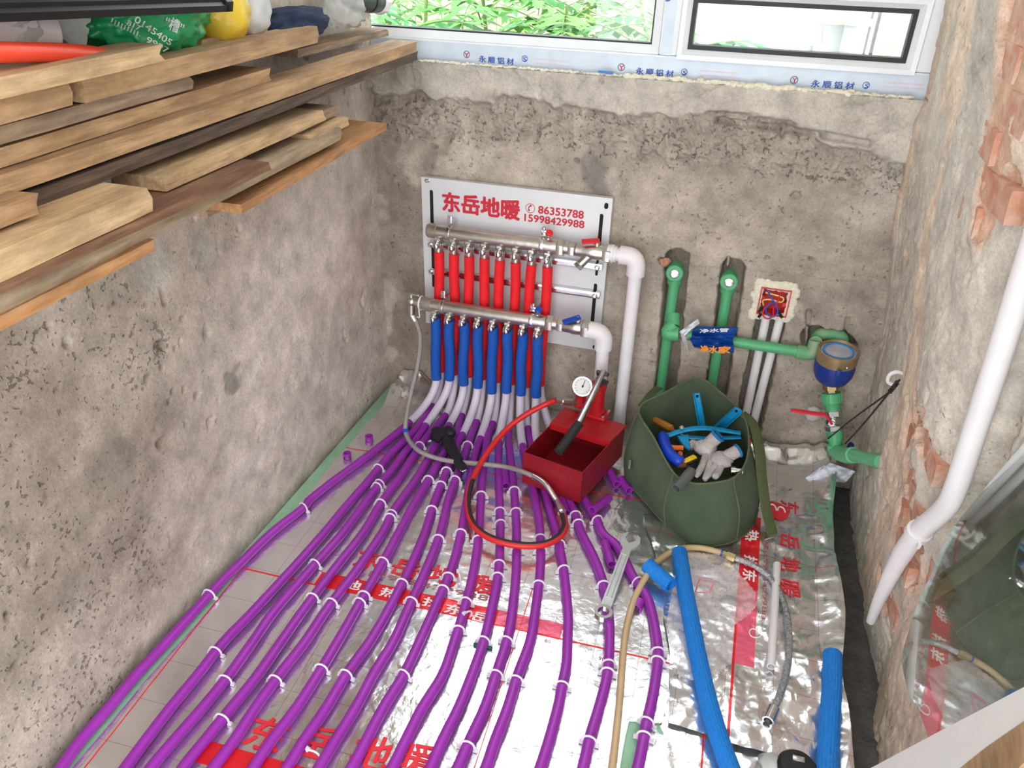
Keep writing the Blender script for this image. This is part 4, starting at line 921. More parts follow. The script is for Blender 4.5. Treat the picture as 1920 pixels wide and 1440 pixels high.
def manifold(nm, label, y, z, xa, xb, ports, hcol, hname, upper):
    t = thing(nm, label, 'manifold', (xa, y, z), 'heating manifolds on the board'); R = .0205
    mb = MB(); mb.lathe((xa, y, z), (1, 0, 0), [(0, .010), (0, .019), (.006, .0225), (.03, .0225), (.032, R), (.065, R), (.066, .0225), (.078, .0225), (.079, R), (xb-xa-.05, R), (xb-xa-.049, .0225), (xb-xa, .0225), (xb-xa, .015)], 24); mb.build('bar', NIK, t)
    for px in ports:
        mb = MB(); hexn(mb, (px, y, z-.016), (0, 0, -1), .018, .0155); mb.lathe((px, y, z-.034), (0, 0, -1), [(0, .012), (.012, .0125), (.026, .014), (.032, .012)], 14)
        mb.build('port_fitting', NIK, t)
        mb = MB(); mb.sphere((px, y-.016, z-.036), (.0125, .013, .0145), 14); mb.lathe((px, y-.024, z-.036), (0, -1, 0), [(0, .008), (.009, .0075), (.010, .005)], 12); v = mb.build('regulator', STL, t)
        mb = MB(); mb.box((px, y-.0345, z-.036), (.0022, .002, .013)); mb.build('slot', BLK, v, smooth=0)
    x = xb
    mb = MB(); hexn(mb, (x, y, z), (1, 0, 0), .022, .026); mb.lathe((x+.022, y, z), (1, 0, 0), [(0, .017), (.012, .017)], 18); hexn(mb, (x+.034, y, z), (1, 0, 0), .02, .023); mb.build('union_nut', NIK, t)
    x += .054
    mb = MB(); L = -.338-x if upper else -.375-x
    mb.lathe((x, y, z), (1, 0, 0), [(0, .016), (.004, .019), (L*.35, .0195), (L*.5, .0225), (L*.8, .0215), (L, .018)], 20)
    if upper:
        mb.tube([(x+L*.55, y-.004, z-.005), (x+L*.2, y-.02, z-.040)], [.013, .0125], 14); hexn(mb, (x+L*.24, y-.018, z-.036), (-.5, -.25, -.6), .012, .0155)
    mb.build('valve_body', NIK, t)
    mb = MB(); hexn(mb, (x+L-.004, y, z), (1, 0, 0), .024, .029); mb.build('end_nut', NIK, t)
    # lever of the shut-off valve
    vx = x+L*.72; mb = MB(); mb.lathe((vx, y, z+.018), (0, 0, 1), [(0, .009), (.012, .009), (.013, .006), (.02, .006)], 12); mb.build('valve_stem', NIK, t)
    a = Vector((vx+.006, y, z+.036)); b = a+(Vector((-.048, -.018, -.004)) if upper else Vector((-.045, -.030, -.012)))
    mb = MB(); bar(mb, a, b, .020, .007, (0, -.3, 1), 0, .003); mb.build(hname, hcol, t)
    # air vent with a small coloured knob
    hx = xb-.028; mb = MB(); mb.lathe((hx, y, z+.018), (0, 0, 1), [(0, .009), (.008, .009), (.010, .006), (.016, .0065), (.02, .0065)], 12); mb.sphere((hx-.014, y, z+.05), (.006, .006, .008), 10); mb.tube([(hx, y, z+.038), (hx-.014, y, z+.044)], .005, 8); mb.build('air_vent', NIK, t)
    mb = MB(); mb.lathe((hx+.002, y-.004, z+.036), (.3, -.5, .8), [(0, .007), (.003, .0105), (.011, .0105), (.013, .008)], 10); mb.build('vent_knob', hcol, t)
    for bx in (xa+.07, xb-.045):     # support bracket clasping the bar
        mb = MB(); mb.box((bx, (y+yf)/2+.002, z+.030), (.016, yf-y-.002, .004)); mb.tube([(bx, y+.0225*math.sin(a), z+.0225*math.cos(a)) for a in [math.pi*k/10 for k in range(-8, 11)]], .003, 6, flat=(.5, 2.2)); mb.box((bx, y+.004, z+.040), (.014, .004, .022), None, 0, .001); mb.lathe((bx, y, z+.045), (0, -1, 0), [(0, .005), (.004, .005)], 8); mb.build('bracket', STL, t)
    return t
yu, yl = YB-UO, YB-LO
manifold('supply_manifold', 'upper nickel manifold bar with red valve handle and eight ports', yu, .604, -.882, -.478, UPX, REDP, 'valve_handle', True)
lm = manifold('return_manifold', 'lower nickel manifold bar with blue valve handle and eight ports', yl, .380, -.890, -.488, LPX, BLUP, 'valve_handle', False)
# drain tap at the left end of the lower bar
mb = MB(); mb.lathe((-.89, yl, .380), (-1, 0, 0), [(0, .015), (.012, .015), (.013, .011), (.035, .011)], 14); mb.sphere((-.925, yl, .380), (.016, .015, .016), 12); mb.tube([(-.925, yl, .375), (-.925, yl-.004, .335)], [.012, .010], 12); mb.lathe((-.925, yl, .392), (0, 0, 1), [(0, .006), (.014, .006)], 8)
bar(mb, (-.948, yl, .409), (-.895, yl-.004, .407), .012, .006, (0, 0, 1), 0, .002); mb.build('drain_tap', NIK, lm)
mb = MB(); mb.tube([(-.893, yl+.022*math.cos(a), .380+.022*math.sin(a)) for a in [2*math.pi*k/16 for k in range(16)]], .003, 6, closed=True); mb.tube(spline([(-.893, yl-.02, .365), (-.888, yl-.028, .345), (-.898, yl-.024, .342)], 5), .002, 6); mb.build('cable_tie', PPR, lm)
# white riser pipes with elbows
def riser(label, y, z, xs_, xe, zb, r=.0195):
    t = thing('riser_pipe', label, 'pipe', (xe, y, zb), 'white riser pipes beside the manifolds')
    mb = MB(); mb.lathe((xs_, y, z), (1, 0, 0), [(0, .026), (.018, .026), (.019, .023), (.026, .023)], 20); mb.build('adaptor', PPR, t)
    mb = MB(); mb.tube([(xs_+.02, y, z), (xe-.03, y, z)], r, 18); mb.tube([(xe, y, z-.03), (xe+.002, y, zb)], r, 18); mb.build('tube', PPR, t)
    mb = MB(); arc = [(xe-.05, y, z), (xe-.03, y, z)]+[(xe-.028+.028*math.sin(a), y, z-.028+.028*math.cos(a)) for a in [math.pi/2*k/7 for k in range(1, 8)]]+[(xe, y, z-.055)]
    mb.tube(arc, .0265, 18); mb.build('elbow', PPR, t)
riser('white plastic riser pipe with elbow from the upper manifold down to floor', yu, .606, -.330, -.245, .0)
riser('white plastic riser pipe with elbow from the lower manifold down to floor', yl, .378, -.365, -.310, .0)
# ================================================================ PRESSURE TEST PUMP
TRED = mat('tank_red', (.27, .010, .016), .38, var=.12, vscale=14, bump=.06, bscale=40); TREDB = mat('pump_red', (.45, .012, .018), .35, var=.08, vscale=20)
CHR = mat('chrome_lever', (.70, .70, .72), .18, metal=1.0, var=.15, vscale=30); RUB = mat('black_rubber', (.02, .02, .022), .6, var=.15, vscale=40, bump=.3, bscale=120)
pump = thing('test_pump', 'red hand pressure test pump with open tank, gauge and lever', 'pump', (-.335, 1.83, .026))
zb, zt = .027, .132
cF, cL, cR, cB = Vector((-.277, 1.672, 0)), Vector((-.456, 1.712, 0)), Vector((-.206, 1.932, 0)), Vector((-.398, 1.968, 0))
mb = MB(); cor = [cF, cR, cB, cL]; ctr = sum(cor, Vector())/4; tk = .0025
inn = [c+(ctr-c).normalized()*tk*1.6 for c in cor]; z_ = Vector((0, 0, 1))
vs = [c+z_*zb for c in cor]+[c+z_*zt for c in cor]+[c+z_*zt for c in inn]+[c+z_*(zb+.003) for c in inn]
fs = [(3, 2, 1, 0), (12, 13, 14, 15)]
for i in range(4):
    j = (i+1) % 4; fs += [(i, j, 4+j, 4+i), (4+i, 4+j, 8+j, 8+i), (8+i, 8+j, 12+j, 12+i)]
mb.add(vs, fs).build('tank', TRED, pump, smooth=0)
pa, pb = cL.lerp(cB, .62), cF.lerp(cR, .62); zz = z_*(zt+.0005)
mb = MB(); ex = lambda c: c+(c-ctr).normalized()*.006
mb.prism([pa+zz, pb+zz, ex(cR)+zz, ex(cB)+zz], (0, 0, .005)); bar(mb, pa+zz-z_*.006, pb+zz-z_*.006, .003, .016); mb.build('top_plate', TREDB, pump, smooth=0)
zp = zt+.0055
pc = FL(1118, 778, zp); ax = (cR-cF).normalized(); sx = (cF-cL).normalized()
mb = MB(); mb.box(pc+z_*.006, (.075, .055, .012), frame(sx), 0, .004); mb.lathe(pc+z_*.012, (0, 0, 1), [(0, .026), (.008, .026), (.010, .021), (.085, .021), (.088, .024), (.098, .024), (.10, .016)], 20)
gpos = pc-sx*.055; mb.box(gpos+z_*.02+sx*.018, (.07, .022, .022), frame(sx), 0, .004); mb.lathe(gpos+z_*.018, (0, 0, 1), [(0, .017), (.03, .017), (.031, .012), (.04, .012)], 6); mb.build('pump_body', TREDB, pump)
for dx, dy in ((-.03, -.02), (.03, -.02), (-.03, .02), (.03, .02)):
    mb = MB(); mb.lathe(pc+sx*dx+ax*dy+z_*.0118, (0, 0, 1), [(0, .005), (.004, .005), (.005, .003)], 6); mb.build('bolt', NIK, pump)
# gauge
gc = FL(1093, 724, .235); gd = (Vector(CAM)-gc).normalized(); gd = (gd*.8+Vector((-.1, -.6, .1))).normalized()
gR = .0295; mb = MB(); mb.lathe(gc-gd*.012, gd, [(0, .02), (0, gR-.001), (.014, gR), (.020, gR), (.020, gR-.004), (.012, gR-.004)], 28, caps=False); mb.tube([gc-gd*.008, gpos+z_*.05], .008, 10); gg = mb.build('gauge', CHR, pump)
mb = MB(); mb.lathe(gc, gd, [(0, gR-.003), (.001, gR-.003)], 28); mb.build('dial', mat('dial_white', (.80, .80, .78), .4, var=.03, vscale=30), gg)
up = (z_-gd*gd.z).normalized(); rt = up.cross(gd)
mb = MB(); o = gc+gd*.002
for k in range(13):
    a = math.radians(225-270*k/12); dv = rt*math.cos(a)+up*math.sin(a); bar(mb, o+dv*.0195, o+dv*.0235, .0009, .0006, gd)
mb.build('dial_marks', BLK, gg, smooth=0)
mb = MB(); dv = (rt*.25+up).normalized(); bar(mb, o+gd*.001-dv*.006, o+gd*.001+dv*.02, .0016, .0008, gd); mb.lathe(o, gd, [(0, .003), (.002, .003)], 10); mb.build('needle', BLK, gg, smooth=0)
# lever: links at the top of the piston, chrome tube, rubber grip
top = pc+z_*.112; piv = FL(1130, 700, .285)
mb = MB(); mb.lathe(pc+z_*.098, (0, 0, 1), [(0, .012), (.03, .012), (.032, .009)], 12); bar(mb, top, piv, .016, .012, (1, 0, 0)); bar(mb, top+sx*.012, piv+sx*.012-z_*.02, .006, .02, (1, 0, 0)); bar(mb, piv-sx*.012, pc+z_*.09+ax*.03, .005, .016, (1, 0, 0)); mb.lathe(piv-sx*.018, sx, [(0, .006), (.036, .006)], 10); mb.build('lever_link', mat('dark_steel', (.10, .10, .10), .4, metal=.8, var=.2, vscale=40), pump)
h1 = FL(1084, 796, .215); h2 = FL(1047, 848, .172)
MB().tube([piv+(piv-h1)*.05, h1], [.009, .0105], 14).build('lever_tube', CHR, pump)
d = (h2-h1); pts = [h1-d*.04+d*1.04*k/12 for k in range(13)]
MB().tube(pts, [.0125 if k % 2 else .0138 for k in range(13)], 12).build('grip', RUB, pump)
# hose tail fitting on the pump
f0 = gpos+z_*.025; f1 = FL(1042, 751, .185)
MB().tube([f0, f0.lerp(f1, .35), f0.lerp(f1, .35), f0.lerp(f1, .75), f0.lerp(f1, .75), f1], [.009, .009, .012, .012, .008, .008], 8).build('hose_fitting', NIK, pump)
# ================================================================ HOSES
RHO = mat('red_hose', (.62, .02, .02), .42, var=.08, vscale=20); BRA = mat('braided_hose', (.42, .40, .37), .38, metal=.55, var=.2, vscale=300, bump=.5, bscale=500)
hp = [f1, FL(1025, 757, .17), FL(985, 778, .135), FL(950, 805, .10), FL(920, 840, .07), FL(898, 875, .05), FL(882, 910, .040), FL(877, 950, .037), FL(888, 985, .037), FL(920, 1010, .037), FL(970, 1023, .037), FL(1018, 1022, .037), FL(1048, 1008, .037), FL(1060, 987, .039), FL(1056, 966, .042)]
HP = spline(hp, 8); hose = thing('pressure_hose', 'red and black rubber hose looping from the pump over the pipes', 'hose', HP[60])
MB().tube(HP, .0085, 12).build('tube', RHO, hose)
st = HP[46:]; mb = MB(); mid = sum(st, Vector())/len(st)
st2 = [p+((mid-p)*Vector((1, 1, 0))).normalized()*.003+z_*.0035 for p in st]; MB().tube(st2, .0066, 10).build('black_stripe', RUB, hose)
a, b = FL(1056, 966, .042), FL(1043, 938, .045); cn = []
MB().tube([a-(b-a)*.1, a.lerp(b, .2), a.lerp(b, .2), a.lerp(b, .5), a.lerp(b, .5), b], [.009, .009, .0125, .0125, .0095, .0085], 8).build('connector', STL, hose)
bp_ = [Vector((-.925, yl-.004, .338)), BW(785, 615, .135), BW(788, 645, .16), BW(782, 690, .20), BW(770, 740, .26), FL(761, 790, .075), FL(763, 818, .046), FL(785, 845, .038), FL(830, 862, .038), FL(890, 869, .042), FL(940, 874, .052), FL(985, 886, .075), FL(1020, 906, .072), b]
HB = spline(bp_, 8); hb = thing('braided_hose', 'grey braided hose from the lower manifold end to the red hose', 'hose', HB[50])
MB().tube(HB, .0072, 12).build('tube', BRA, hb)
MB().tube(HB[-14:], .0088, 12).build('end_ferrule', STL, hb); MB().tube(HB[:5], .0085, 10).build('end_ferrule', STL, hb)
MB().tube([HB[44], HB[46]], .0092, 10).build('blue_band', BLUP, hb)
# black hand tool on the pipes
tl = thing('hand_tool', 'black pistol shaped hand tool lying across the pipes', 'tool', FL(840, 840, .03)); BKT = mat('black_nylon', (.012, .012, .013), .55, var=.15, vscale=40)
zq = .040; a, b_, c_ = FL(812, 822, zq), FL(848, 806, zq), FL(868, 880, zq)
mb = MB(); bar(mb, a, b_, .040, .024, (0, 0, 1), 0, .007); mb.sphere(FL(818, 808, zq), (.016, .016, .013), 10); mb.sphere(FL(845, 812, zq+.004), (.018, .020, .015), 10); mb.build('head', BKT, tl)
MB().tube(spline([FL(838, 818, zq), FL(846, 840, zq), FL(858, 862, zq), c_], 4), [.019]*5+[.018]*4+[.016]*4, 10, flat=(.6, 1)).build('handle', BKT, tl)
mb = MB(); mb.tube([c_+Vector((.009*math.cos(k*math.pi/6), .009*math.sin(k*math.pi/6), 0)) for k in range(12)], .0025, 6, closed=True); mb.build('hang_ring', CHR, tl)
mb = MB(); mb.lathe(FL(808, 828, zq), (-.5, -.8, 0), [(0, .006), (.01, .006), (.011, .003)], 8); mb.build('screw', CHR, tl)
# ================================================================ GREEN CANVAS BAG
CAN = mat('green_canvas', (.055, .085, .050), .95, var=.25, vscale=9, bump=.35, bscale=420, col2=(.085, .115, .07)); CANE = mat('canvas_piping', (.10, .12, .065), .9, var=.15, vscale=40)
STRP = mat('green_webbing', (.085, .105, .04), .85, var=.12, vscale=60, bump=.3, bscale=300)
bag = thing('tool_bag', 'dark green canvas tool bag gaping open on the foil', 'bag', FL(1300, 930))
rim = [((1198, 767), .25), ((1250, 735), .272), ((1308, 710), .285), ((1352, 737), .272), ((1393, 778), .25), ((1404, 825), .225), ((1398, 868), .20), ((1376, 896), .185), ((1338, 906), .178), ((1296, 906), .172), ((1262, 886), .185), ((1226, 822), .222)]
bas = [FL(1172, 893, .012), Vector((-.10, 1.965, .012)), Vector((-.01, 2.02, .012)), Vector((.06, 2.02, .012)), Vector((.135, 1.975, .012)), FL(1418, 935, .012), FL(1412, 985, .012), FL(1380, 1014, .012), FL(1335, 1026, .012), FL(1292, 1022, .012), FL(1248, 985, .012), FL(1204, 936, .012)]
rimp = [FL(*p, z) for p, z in rim]
def loop(pts, n=5):
    P = [Vector(p) for p in pts]; N = len(P); out = []
    for i in range(N):
        a, b, c, d = P[i-1], P[i], P[(i+1) % N], P[(i+2) % N]
        for k in range(n):
            t = k/n; out.append(.5*((2*b)+(c-a)*t+(2*a-5*b+4*c-d)*t*t+(3*b-a-3*c+d)*t**3))
    return out
LR, LB = loop(rimp, 6), loop(bas, 6); n = len(LR); cen = sum(LB, Vector())/n
rings = []
for j in range(13):
    t = j/12; ring_ = []
    for k in range(n):
        p = LB[k].lerp(LR[k], t); o = (p-cen); o.z = 0; o.normalize()
        w_ = mnoise.noise(Vector((p.x*14, p.y*14, p.z*10)))
        p = p+o*(.018*math.sin(math.pi*min(1, t*1.1))+.010*w_*math.sin(math.pi*t))+Vector((0, 0, .006*w_*t*(1-t)*4)); ring_.append(p)
    rings.append(ring_)
inner = []
for j in range(1, 9):
    t = 1-j/9; ring_ = []
    for k in range(n):
        p = LB[k].lerp(LR[k], t); o = (p-cen); o.z = 0; o.normalize(); ring_.append(p-o*(.006+.008*(1-t))+Vector((0, 0, .008*(1-t))))
    inner.append(ring_)
mb = MB(); allr = rings+inner; vs = [p for r in allr for p in r]; fs = []
for j in range(len(allr)-1):
    for k in range(n):
        l = (k+1) % n; fs.append((j*n+k, j*n+l, (j+1)*n+l, (j+1)*n+k))
fs.append(tuple(range(n))[::-1]); fs.append(tuple((len(allr)-1)*n+k for k in range(n)))
mb.add(vs, fs).build('body', CAN, bag, smooth=60)
MB().tube([p+z_*.001 for p in LR], .0032, 6, closed=True).build('rim_piping', CANE, bag)
MB().tube([p+Vector((0, 0, .003)) for p in LB], .003, 6, closed=True).build('base_piping', CANE, bag)
# side seam piping
for kk in (10*6, 7*6, 0, 4*6): MB().tube([rings[j][kk] for j in range(13)], .0026, 6).build('seam_piping', CANE, bag)
def webbing(nm, pts, wd, m=STRP, par=None):
    MB().tube(spline(pts, 6), wd, 8, flat=(.12, 1.0)).build(nm, m, par or bag)
webbing('strap', [FL(1392, 775, .25), FL(1412, 795, .235), FL(1424, 840, .20), FL(1428, 890, .15), FL(1436, 950, .08), FL(1449, 1003, .022)], .0165)
webbing('strap', [FL(1404, 800, .22), FL(1416, 850, .14), FL(1418, 900, .09), FL(1408, 950, .05), FL(1424, 995, .016), FL(1440, 1008, .015)], .015)
webbing('strap', [FL(1203, 762, .25), FL(1222, 738, .25), FL(1236, 726, .24)], .012)
a, b = FL(1434, 1012, .02), FL(1464, 1002, .022); mb = MB(); bar(mb, a, b, .006, .003, (0, 0, 1), 0, .001); mb.build('strap_end', STL, bag)
mb = MB(); a = FL(1180, 880, .10); bar(mb, a, FL(1182, 862, .12), .018, .008, (1, 0, 0), 0, .002); mb.build('side_buckle', mat('dull_plastic', (.10, .12, .11), .5, var=.1, vscale=30), bag)
mb = MB(); bar(mb, FL(1280, 985, .05), FL(1292, 1000, .045), .012, .006, (0, -1, 1), 0, .002); mb.build('front_buckle', MATS['dull_plastic'], bag)
# ---- what is inside the bag
CYA = mat('cyan_paint', (.01, .28, .55), .35, var=.08, vscale=30)
tz = .19
pct = thing('pipe_shears', 'cyan pipe shears lying across the bag opening', 'shears', FL(1320, 812, .2), 'tools in the green bag')
mb = MB(); mb.tube(spline([FL(1248, 818, .20), FL(1285, 806, .212), FL(1325, 803, .212), FL(1388, 812, .205)], 6), [.009]*8+[.0105]*8+[.009]*3, 8, flat=(.45, 1)); mb.build('upper_handle', CYA, pct)
mb = MB(); mb.tube(spline([FL(1290, 820, .185), FL(1330, 822, .19), FL(1388, 820, .192)], 6), .008, 8, flat=(.5, 1)); mb.build('lower_handle', CYA, pct)
mb = MB(); mb.prism([FL(1270, 820, .195), FL(1290, 818, .195), FL(1293, 846, .19), FL(1282, 838, .19)], (0, 0, .006)); mb.build('jaw', CYA, pct)
mb = MB(); mb.lathe(FL(1278, 803, .218), (0, -.2, 1), [(0, .007), (.005, .007), (.007, .004)], 8); mb.build('pivot_bolt', STL, pct)
for nm, lab, a, b, r in (('frame_bar', 'upright cyan channel bar with a notched top standing in the bag', (1307, 737), (1318, 800), .0085), ('frame_bar', 'slanting cyan channel bar leaning on the right bag rim', (1384, 766), (1342, 805), .0105)):
    o = thing(nm, lab, 'tool bar', FL(*b, .19), 'cyan bars in the bag'); p, q = FL(*b, .17), FL(*a, .275)
    mb = MB(); bar(mb, p, q, r*2, r*.5, (0, 1, .3), 0, .001); R = frame(q-p, z=(0, 1, .3)); sd = R@Vector((0, 1, 0)); nz = R@Vector((0, 0, 1))
    for s in (-1, 1): bar(mb, p+sd*s*r-nz*r*.6, q+sd*s*r-nz*r*.6, .002, r*1.4, (0, 1, .3))
    mb.build('channel', CYA, o); mb = MB(); mb.lathe(q-(q-p).normalized()*.008-nz*.002, -nz, [(0, .004), (.004, .004)], 8); mb.build('hole', BLK, o)
bl = thing('cutter_grip', 'thick royal blue tool grip on the left inside the bag', 'tool', FL(1250, 845, .17), 'tools in the green bag')
MB().tube(spline([FL(1242, 815, .20), FL(1248, 838, .197), FL(1260, 856, .193), FL(1280, 868, .19)], 6), [.012]+[.0165]*16+[.015, .011], 12).build('grip', mat('royal_blue', (.008, .05, .50), .35, var=.08, vscale=30), bl)
MB().tube([FL(1272, 871, .186), FL(1290, 872, .18)], [.009, .006], 10).build('tang', mat('rust', (.22, .07, .04), .8, var=.2, vscale=60), bl)
sd_ = thing('screwdriver', 'amber brown screwdriver handle in the bag corner', 'screwdriver', FL(1245, 797, .17), 'tools in the green bag')
MB().tube([FL(1226, 786, .19), FL(1230, 788, .19), FL(1258, 803, .185), FL(1262, 806, .182)], [.008, .011, .0115, .006], 8).build('handle', mat('amber_handle', (.38, .15, .02), .4, var=.1, vscale=30), sd_)
MB().tube([FL(1262, 806, .182), FL(1290, 822, .16)], .003, 8).build('shank', STL, sd_)
pl = thing('pliers', 'black and orange handled pliers between blue grip and glove', 'pliers', FL(1270, 845, .16), 'tools in the green bag')
ORG = mat('orange_plastic', (.80, .17, .02), .4, var=.08, vscale=30)
MB().tube(spline([FL(1246, 822, .19), FL(1256, 838, .192), FL(1280, 840, .19)], 5), .0075, 8).build('handle', ORG, pl)
MB().tube(spline([FL(1262, 858, .19), FL(1272, 862, .19), FL(1276, 850, .185)], 5), .007, 8).build('handle', ORG, pl)
MB().tube([FL(1258, 836, .186), FL(1280, 852, .18)], .0115, 8, flat=(.6, 1)).build('grip_sleeve', BKT, pl)
kn = thing('utility_knife', 'yellow and black utility knife in the bag', 'knife', FL(1292, 860, .18), 'tools in the green bag')
mb = MB(); bar(mb, FL(1280, 868, .185), FL(1304, 856, .19), .016, .010, (0, 0, 1), 0, .004); mb.build('body', mat('yellow_plastic', (.80, .55, .02), .4, var=.06, vscale=30), kn)
mb = MB(); bar(mb, FL(1284, 872, .183), FL(1306, 862, .186), .012, .009, (0, 0, 1), 0, .003); mb.build('insert', BKT, kn)
mb = MB(); bar(mb, FL(1242, 818, .20), FL(1254, 815, .20), .013, .010, (0, 0, 1), 0, .003); tag(mb.build('knife_cap', MATS['yellow_plastic']), 'small yellow plastic cap behind the blue grip', 'cap')
# gloves
GLV = mat('grey_glove', (.46, .42, .41), .95, var=.25, vscale=35, bump=.5, bscale=260); GTR = mat('glove_trim', (.01, .16, .42), .8, var=.1, vscale=60, bump=.3, bscale=200)
def glove(label, cuff_c, cuff_dir, palm, fingers, rc, seed):
    g = thing('work_glove', label, 'glove', palm, 'gloves in the green bag')
    c, p = Vector(cuff_c), Vector(palm); d = (c-p).normalized()
    MB().pipe([p, p.lerp(c, .5), c], rc, rc-.003, 16).build('cuff', GLV, g)
    x = d.cross(Vector((0, 0, 1))).normalized(); y = d.cross(x)
    MB().tube([c+(x*math.cos(a)+y*math.sin(a))*(rc-.001) for a in [2*math.pi*k/18 for k in range(18)]], .0042, 7, closed=True).build('cuff_trim', GTR, g)
    mb = MB(); bm = bmesh.new(); bmesh.ops.create_icosphere(bm, subdivisions=3, radius=1)
    for v in bm.verts:
        k = 1+.22*mnoise.noise(v.co*2.6+Vector((seed, 0, 0))); v.co = Vector((v.co.x*.030*k, v.co.y*.028*k, v.co.z*.019*k))+p
    bm.verts.index_update(); mb.add([v.co for v in bm.verts], [[v.index for v in f.verts] for f in bm.faces]); bm.free()
    for f in fingers: mb.tube(spline(f, 5), [.0095]*(len(f)*5-6)+[.008, .005], 10)
    mb.build('hand', GLV, g, smooth=60)
glove('grey knitted glove with its blue trimmed cuff open upward in the bag', FL(1346, 817, .235), None, FL(1322, 840, .195), [[FL(1325, 845, .19), FL(1318, 870, .185), FL(1306, 893, .18)], [FL(1335, 848, .19), FL(1330, 876, .185), FL(1322, 900, .18)], [FL(1312, 838, .19), FL(1298, 830, .188), FL(1296, 842, .18)]], .019, 3)
glove('grey knitted glove hanging its blue trimmed cuff at the right bag rim', FL(1384, 845, .215), None, FL(1352, 862, .195), [[FL(1345, 870, .19), FL(1332, 885, .185), FL(1320, 898, .182)], [FL(1352, 875, .19), FL(1345, 888, .186), FL(1338, 896, .182)]], .017, 9)
ht = MB(); ht.pipe([FL(1296, 884, .205), FL(1284, 898, .205), FL(1268, 916, .195)], .0135, .0105, 12); tag(ht.build('rubber_tube', mat('dark_tube', (.10, .105, .105), .6, var=.15, vscale=40)), 'dark rubber tube end poking out over the front bag rim', 'tube')
mb = MB(); mb.lathe(FL(1370, 883, .18), (1, .15, .05), [(0, .012), (.012, .012), (.013, .0095), (.03, .0095)], 14); tag(mb.build('socket', STL), 'steel socket at the right inside of the bag', 'socket')
# ================================================================ LOOSE THINGS ON THE FLOOR
SPN = mat('spanner_steel', (.62, .64, .66), .42, metal=.65, var=.1, vscale=30)
sp_ = thing('spanner', 'combination spanner lying across the purple pipe', 'spanner', FL(1155, 1090, .03))
za = .0275; A, B = FL(1180, 1018, za), FL(1131, 1152, za); dv = (A-B).normalized(); sv = dv.cross(z_)   # A jaw centre, B ring centre
mb = MB(); L = (A-B).length
poly = [B+dv*.018-sv*.0125, B+dv*.018+sv*.0125, A-dv*.030+sv*.011, A-dv*.018+sv*.021, A+sv*.027, A+dv*.022+sv*.024, A+dv*.030+sv*.015, A+dv*.004+sv*.013, A-dv*.008, A+dv*.008-sv*.013, A+dv*.034-sv*.010, A+dv*.024-sv*.022, A-sv*.026, A-dv*.018-sv*.020, A-dv*.030-sv*.011]
mb.prism(poly, (0, 0, .007)); mb.build('shaft', SPN, sp_)
mb = MB(); mb.pipe([B-z_*.003, B+z_*.004, B+z_*.011], .0215, .0135, 24); mb.build('ring_end', CHR, sp_)
mb = MB(); m0, m1 = B+dv*.05+z_*.0073, A-dv*.055+z_*.0073; mb.tube([m0+sv*.006, m0-sv*.006, m1-sv*.006, m1+sv*.006], .0009, 5, closed=True); mb.build('shaft_panel', SPN, sp_)
BGH = mat('beige_hose', (.56, .40, .22), .35, var=.08, vscale=20)
bh_ = [FL(1352, 1036, .025), FL(1312, 1027, .022), FL(1270, 1030, .020), FL(1236, 1050, .022), FL(1212, 1080, .030), FL(1190, 1122, .020), FL(1176, 1170, .012), FL(1169, 1220, .010), FL(1163, 1300, .010), FL(1155, 1380, .010), FL(1148, 1440, .010), FL(1138, 1520, .010)]
bg_ = thing('filling_hose', 'beige rubber hose joined to a steel braided connector', 'hose', FL(1165, 1280))
MB().tube(spline(bh_, 8), .0078, 12).build('tube', BGH, bg_)
a, b = FL(1352, 1036, .025), FL(1378, 1046, .024)
MB().tube([a, a.lerp(b, .12)], .0095, 10).build('blue_band', BLUP, bg_)
MB().tube([a.lerp(b, .1), a.lerp(b, .45), a.lerp(b, .45), b, b], [.0085, .0085, .0115, .0115, .008], 6).build('brass_nut', mat('brass', (.55, .42, .22), .3, metal=.9, var=.1, vscale=30), bg_)
STB = mat('steel_braid', (.52, .54, .56), .3, metal=.9, var=.45, vscale=160, bump=.6, bscale=260)
sb = [b, FL(1412, 1060, .02), FL(1441, 1080, .019), FL(1462, 1110, .019), FL(1475, 1150, .019), FL(1480, 1200, .018), FL(1476, 1250, .018), FL(1463, 1300, .018), FL(1449, 1333, .018)]
HS = spline(sb, 8); MB().tube(HS, [.0075+.0004*(k % 2) for k in range(len(HS))], 12).build('steel_hose', STB, bg_)
MB().pipe([FL(1451, 1328, .018), FL(1440, 1352, .018)], .0125, .009, 12).build('end_nut', CHR, bg_)
BFT = mat('bright_blue_foam', (.006, .20, .66), .6, var=.12, vscale=130, stretch=None, bump=.35, bscale=240)
def ribbed(nm, pts, r, label):
    S = spline(pts, 8); mb = MB(); mb.pipe(S, r, r*.72, 40)
    nv = len(S)*40
    for i in range(nv):
        k = i % 40
        if k % 2: c = S[i//40]; v = Vector(mb.v[i]); mb.v[i] = tuple(c+(v-c)*.955)
    tag(mb.build(nm, BFT, smooth=12), label, 'foam tube', 'bright blue foam tubes on the foil')
ribbed('foam_tube', [FL(1274, 1034, .030), FL(1284, 1100, .030), FL(1299, 1180, .028), FL(1315, 1260, .027), FL(1332, 1330, .027), FL(1354, 1400, .027), FL(1382, 1475, .027)], .0195, 'long curved bright blue foam tube beside the braided steel hose')
ribbed('foam_tube', [FL(1213, 1059, .040), FL(1236, 1079, .036), FL(1258, 1098, .034)], .0195, 'short bright blue foam tube offcut lying on the beige hose')
ribbed('foam_tube', [FL(1561, 1226, .026), FL(1560, 1290, .024), FL(1555, 1360, .024), FL(1548, 1480, .024)], .0205, 'straight bright blue foam tube lying against the brick wall foot')
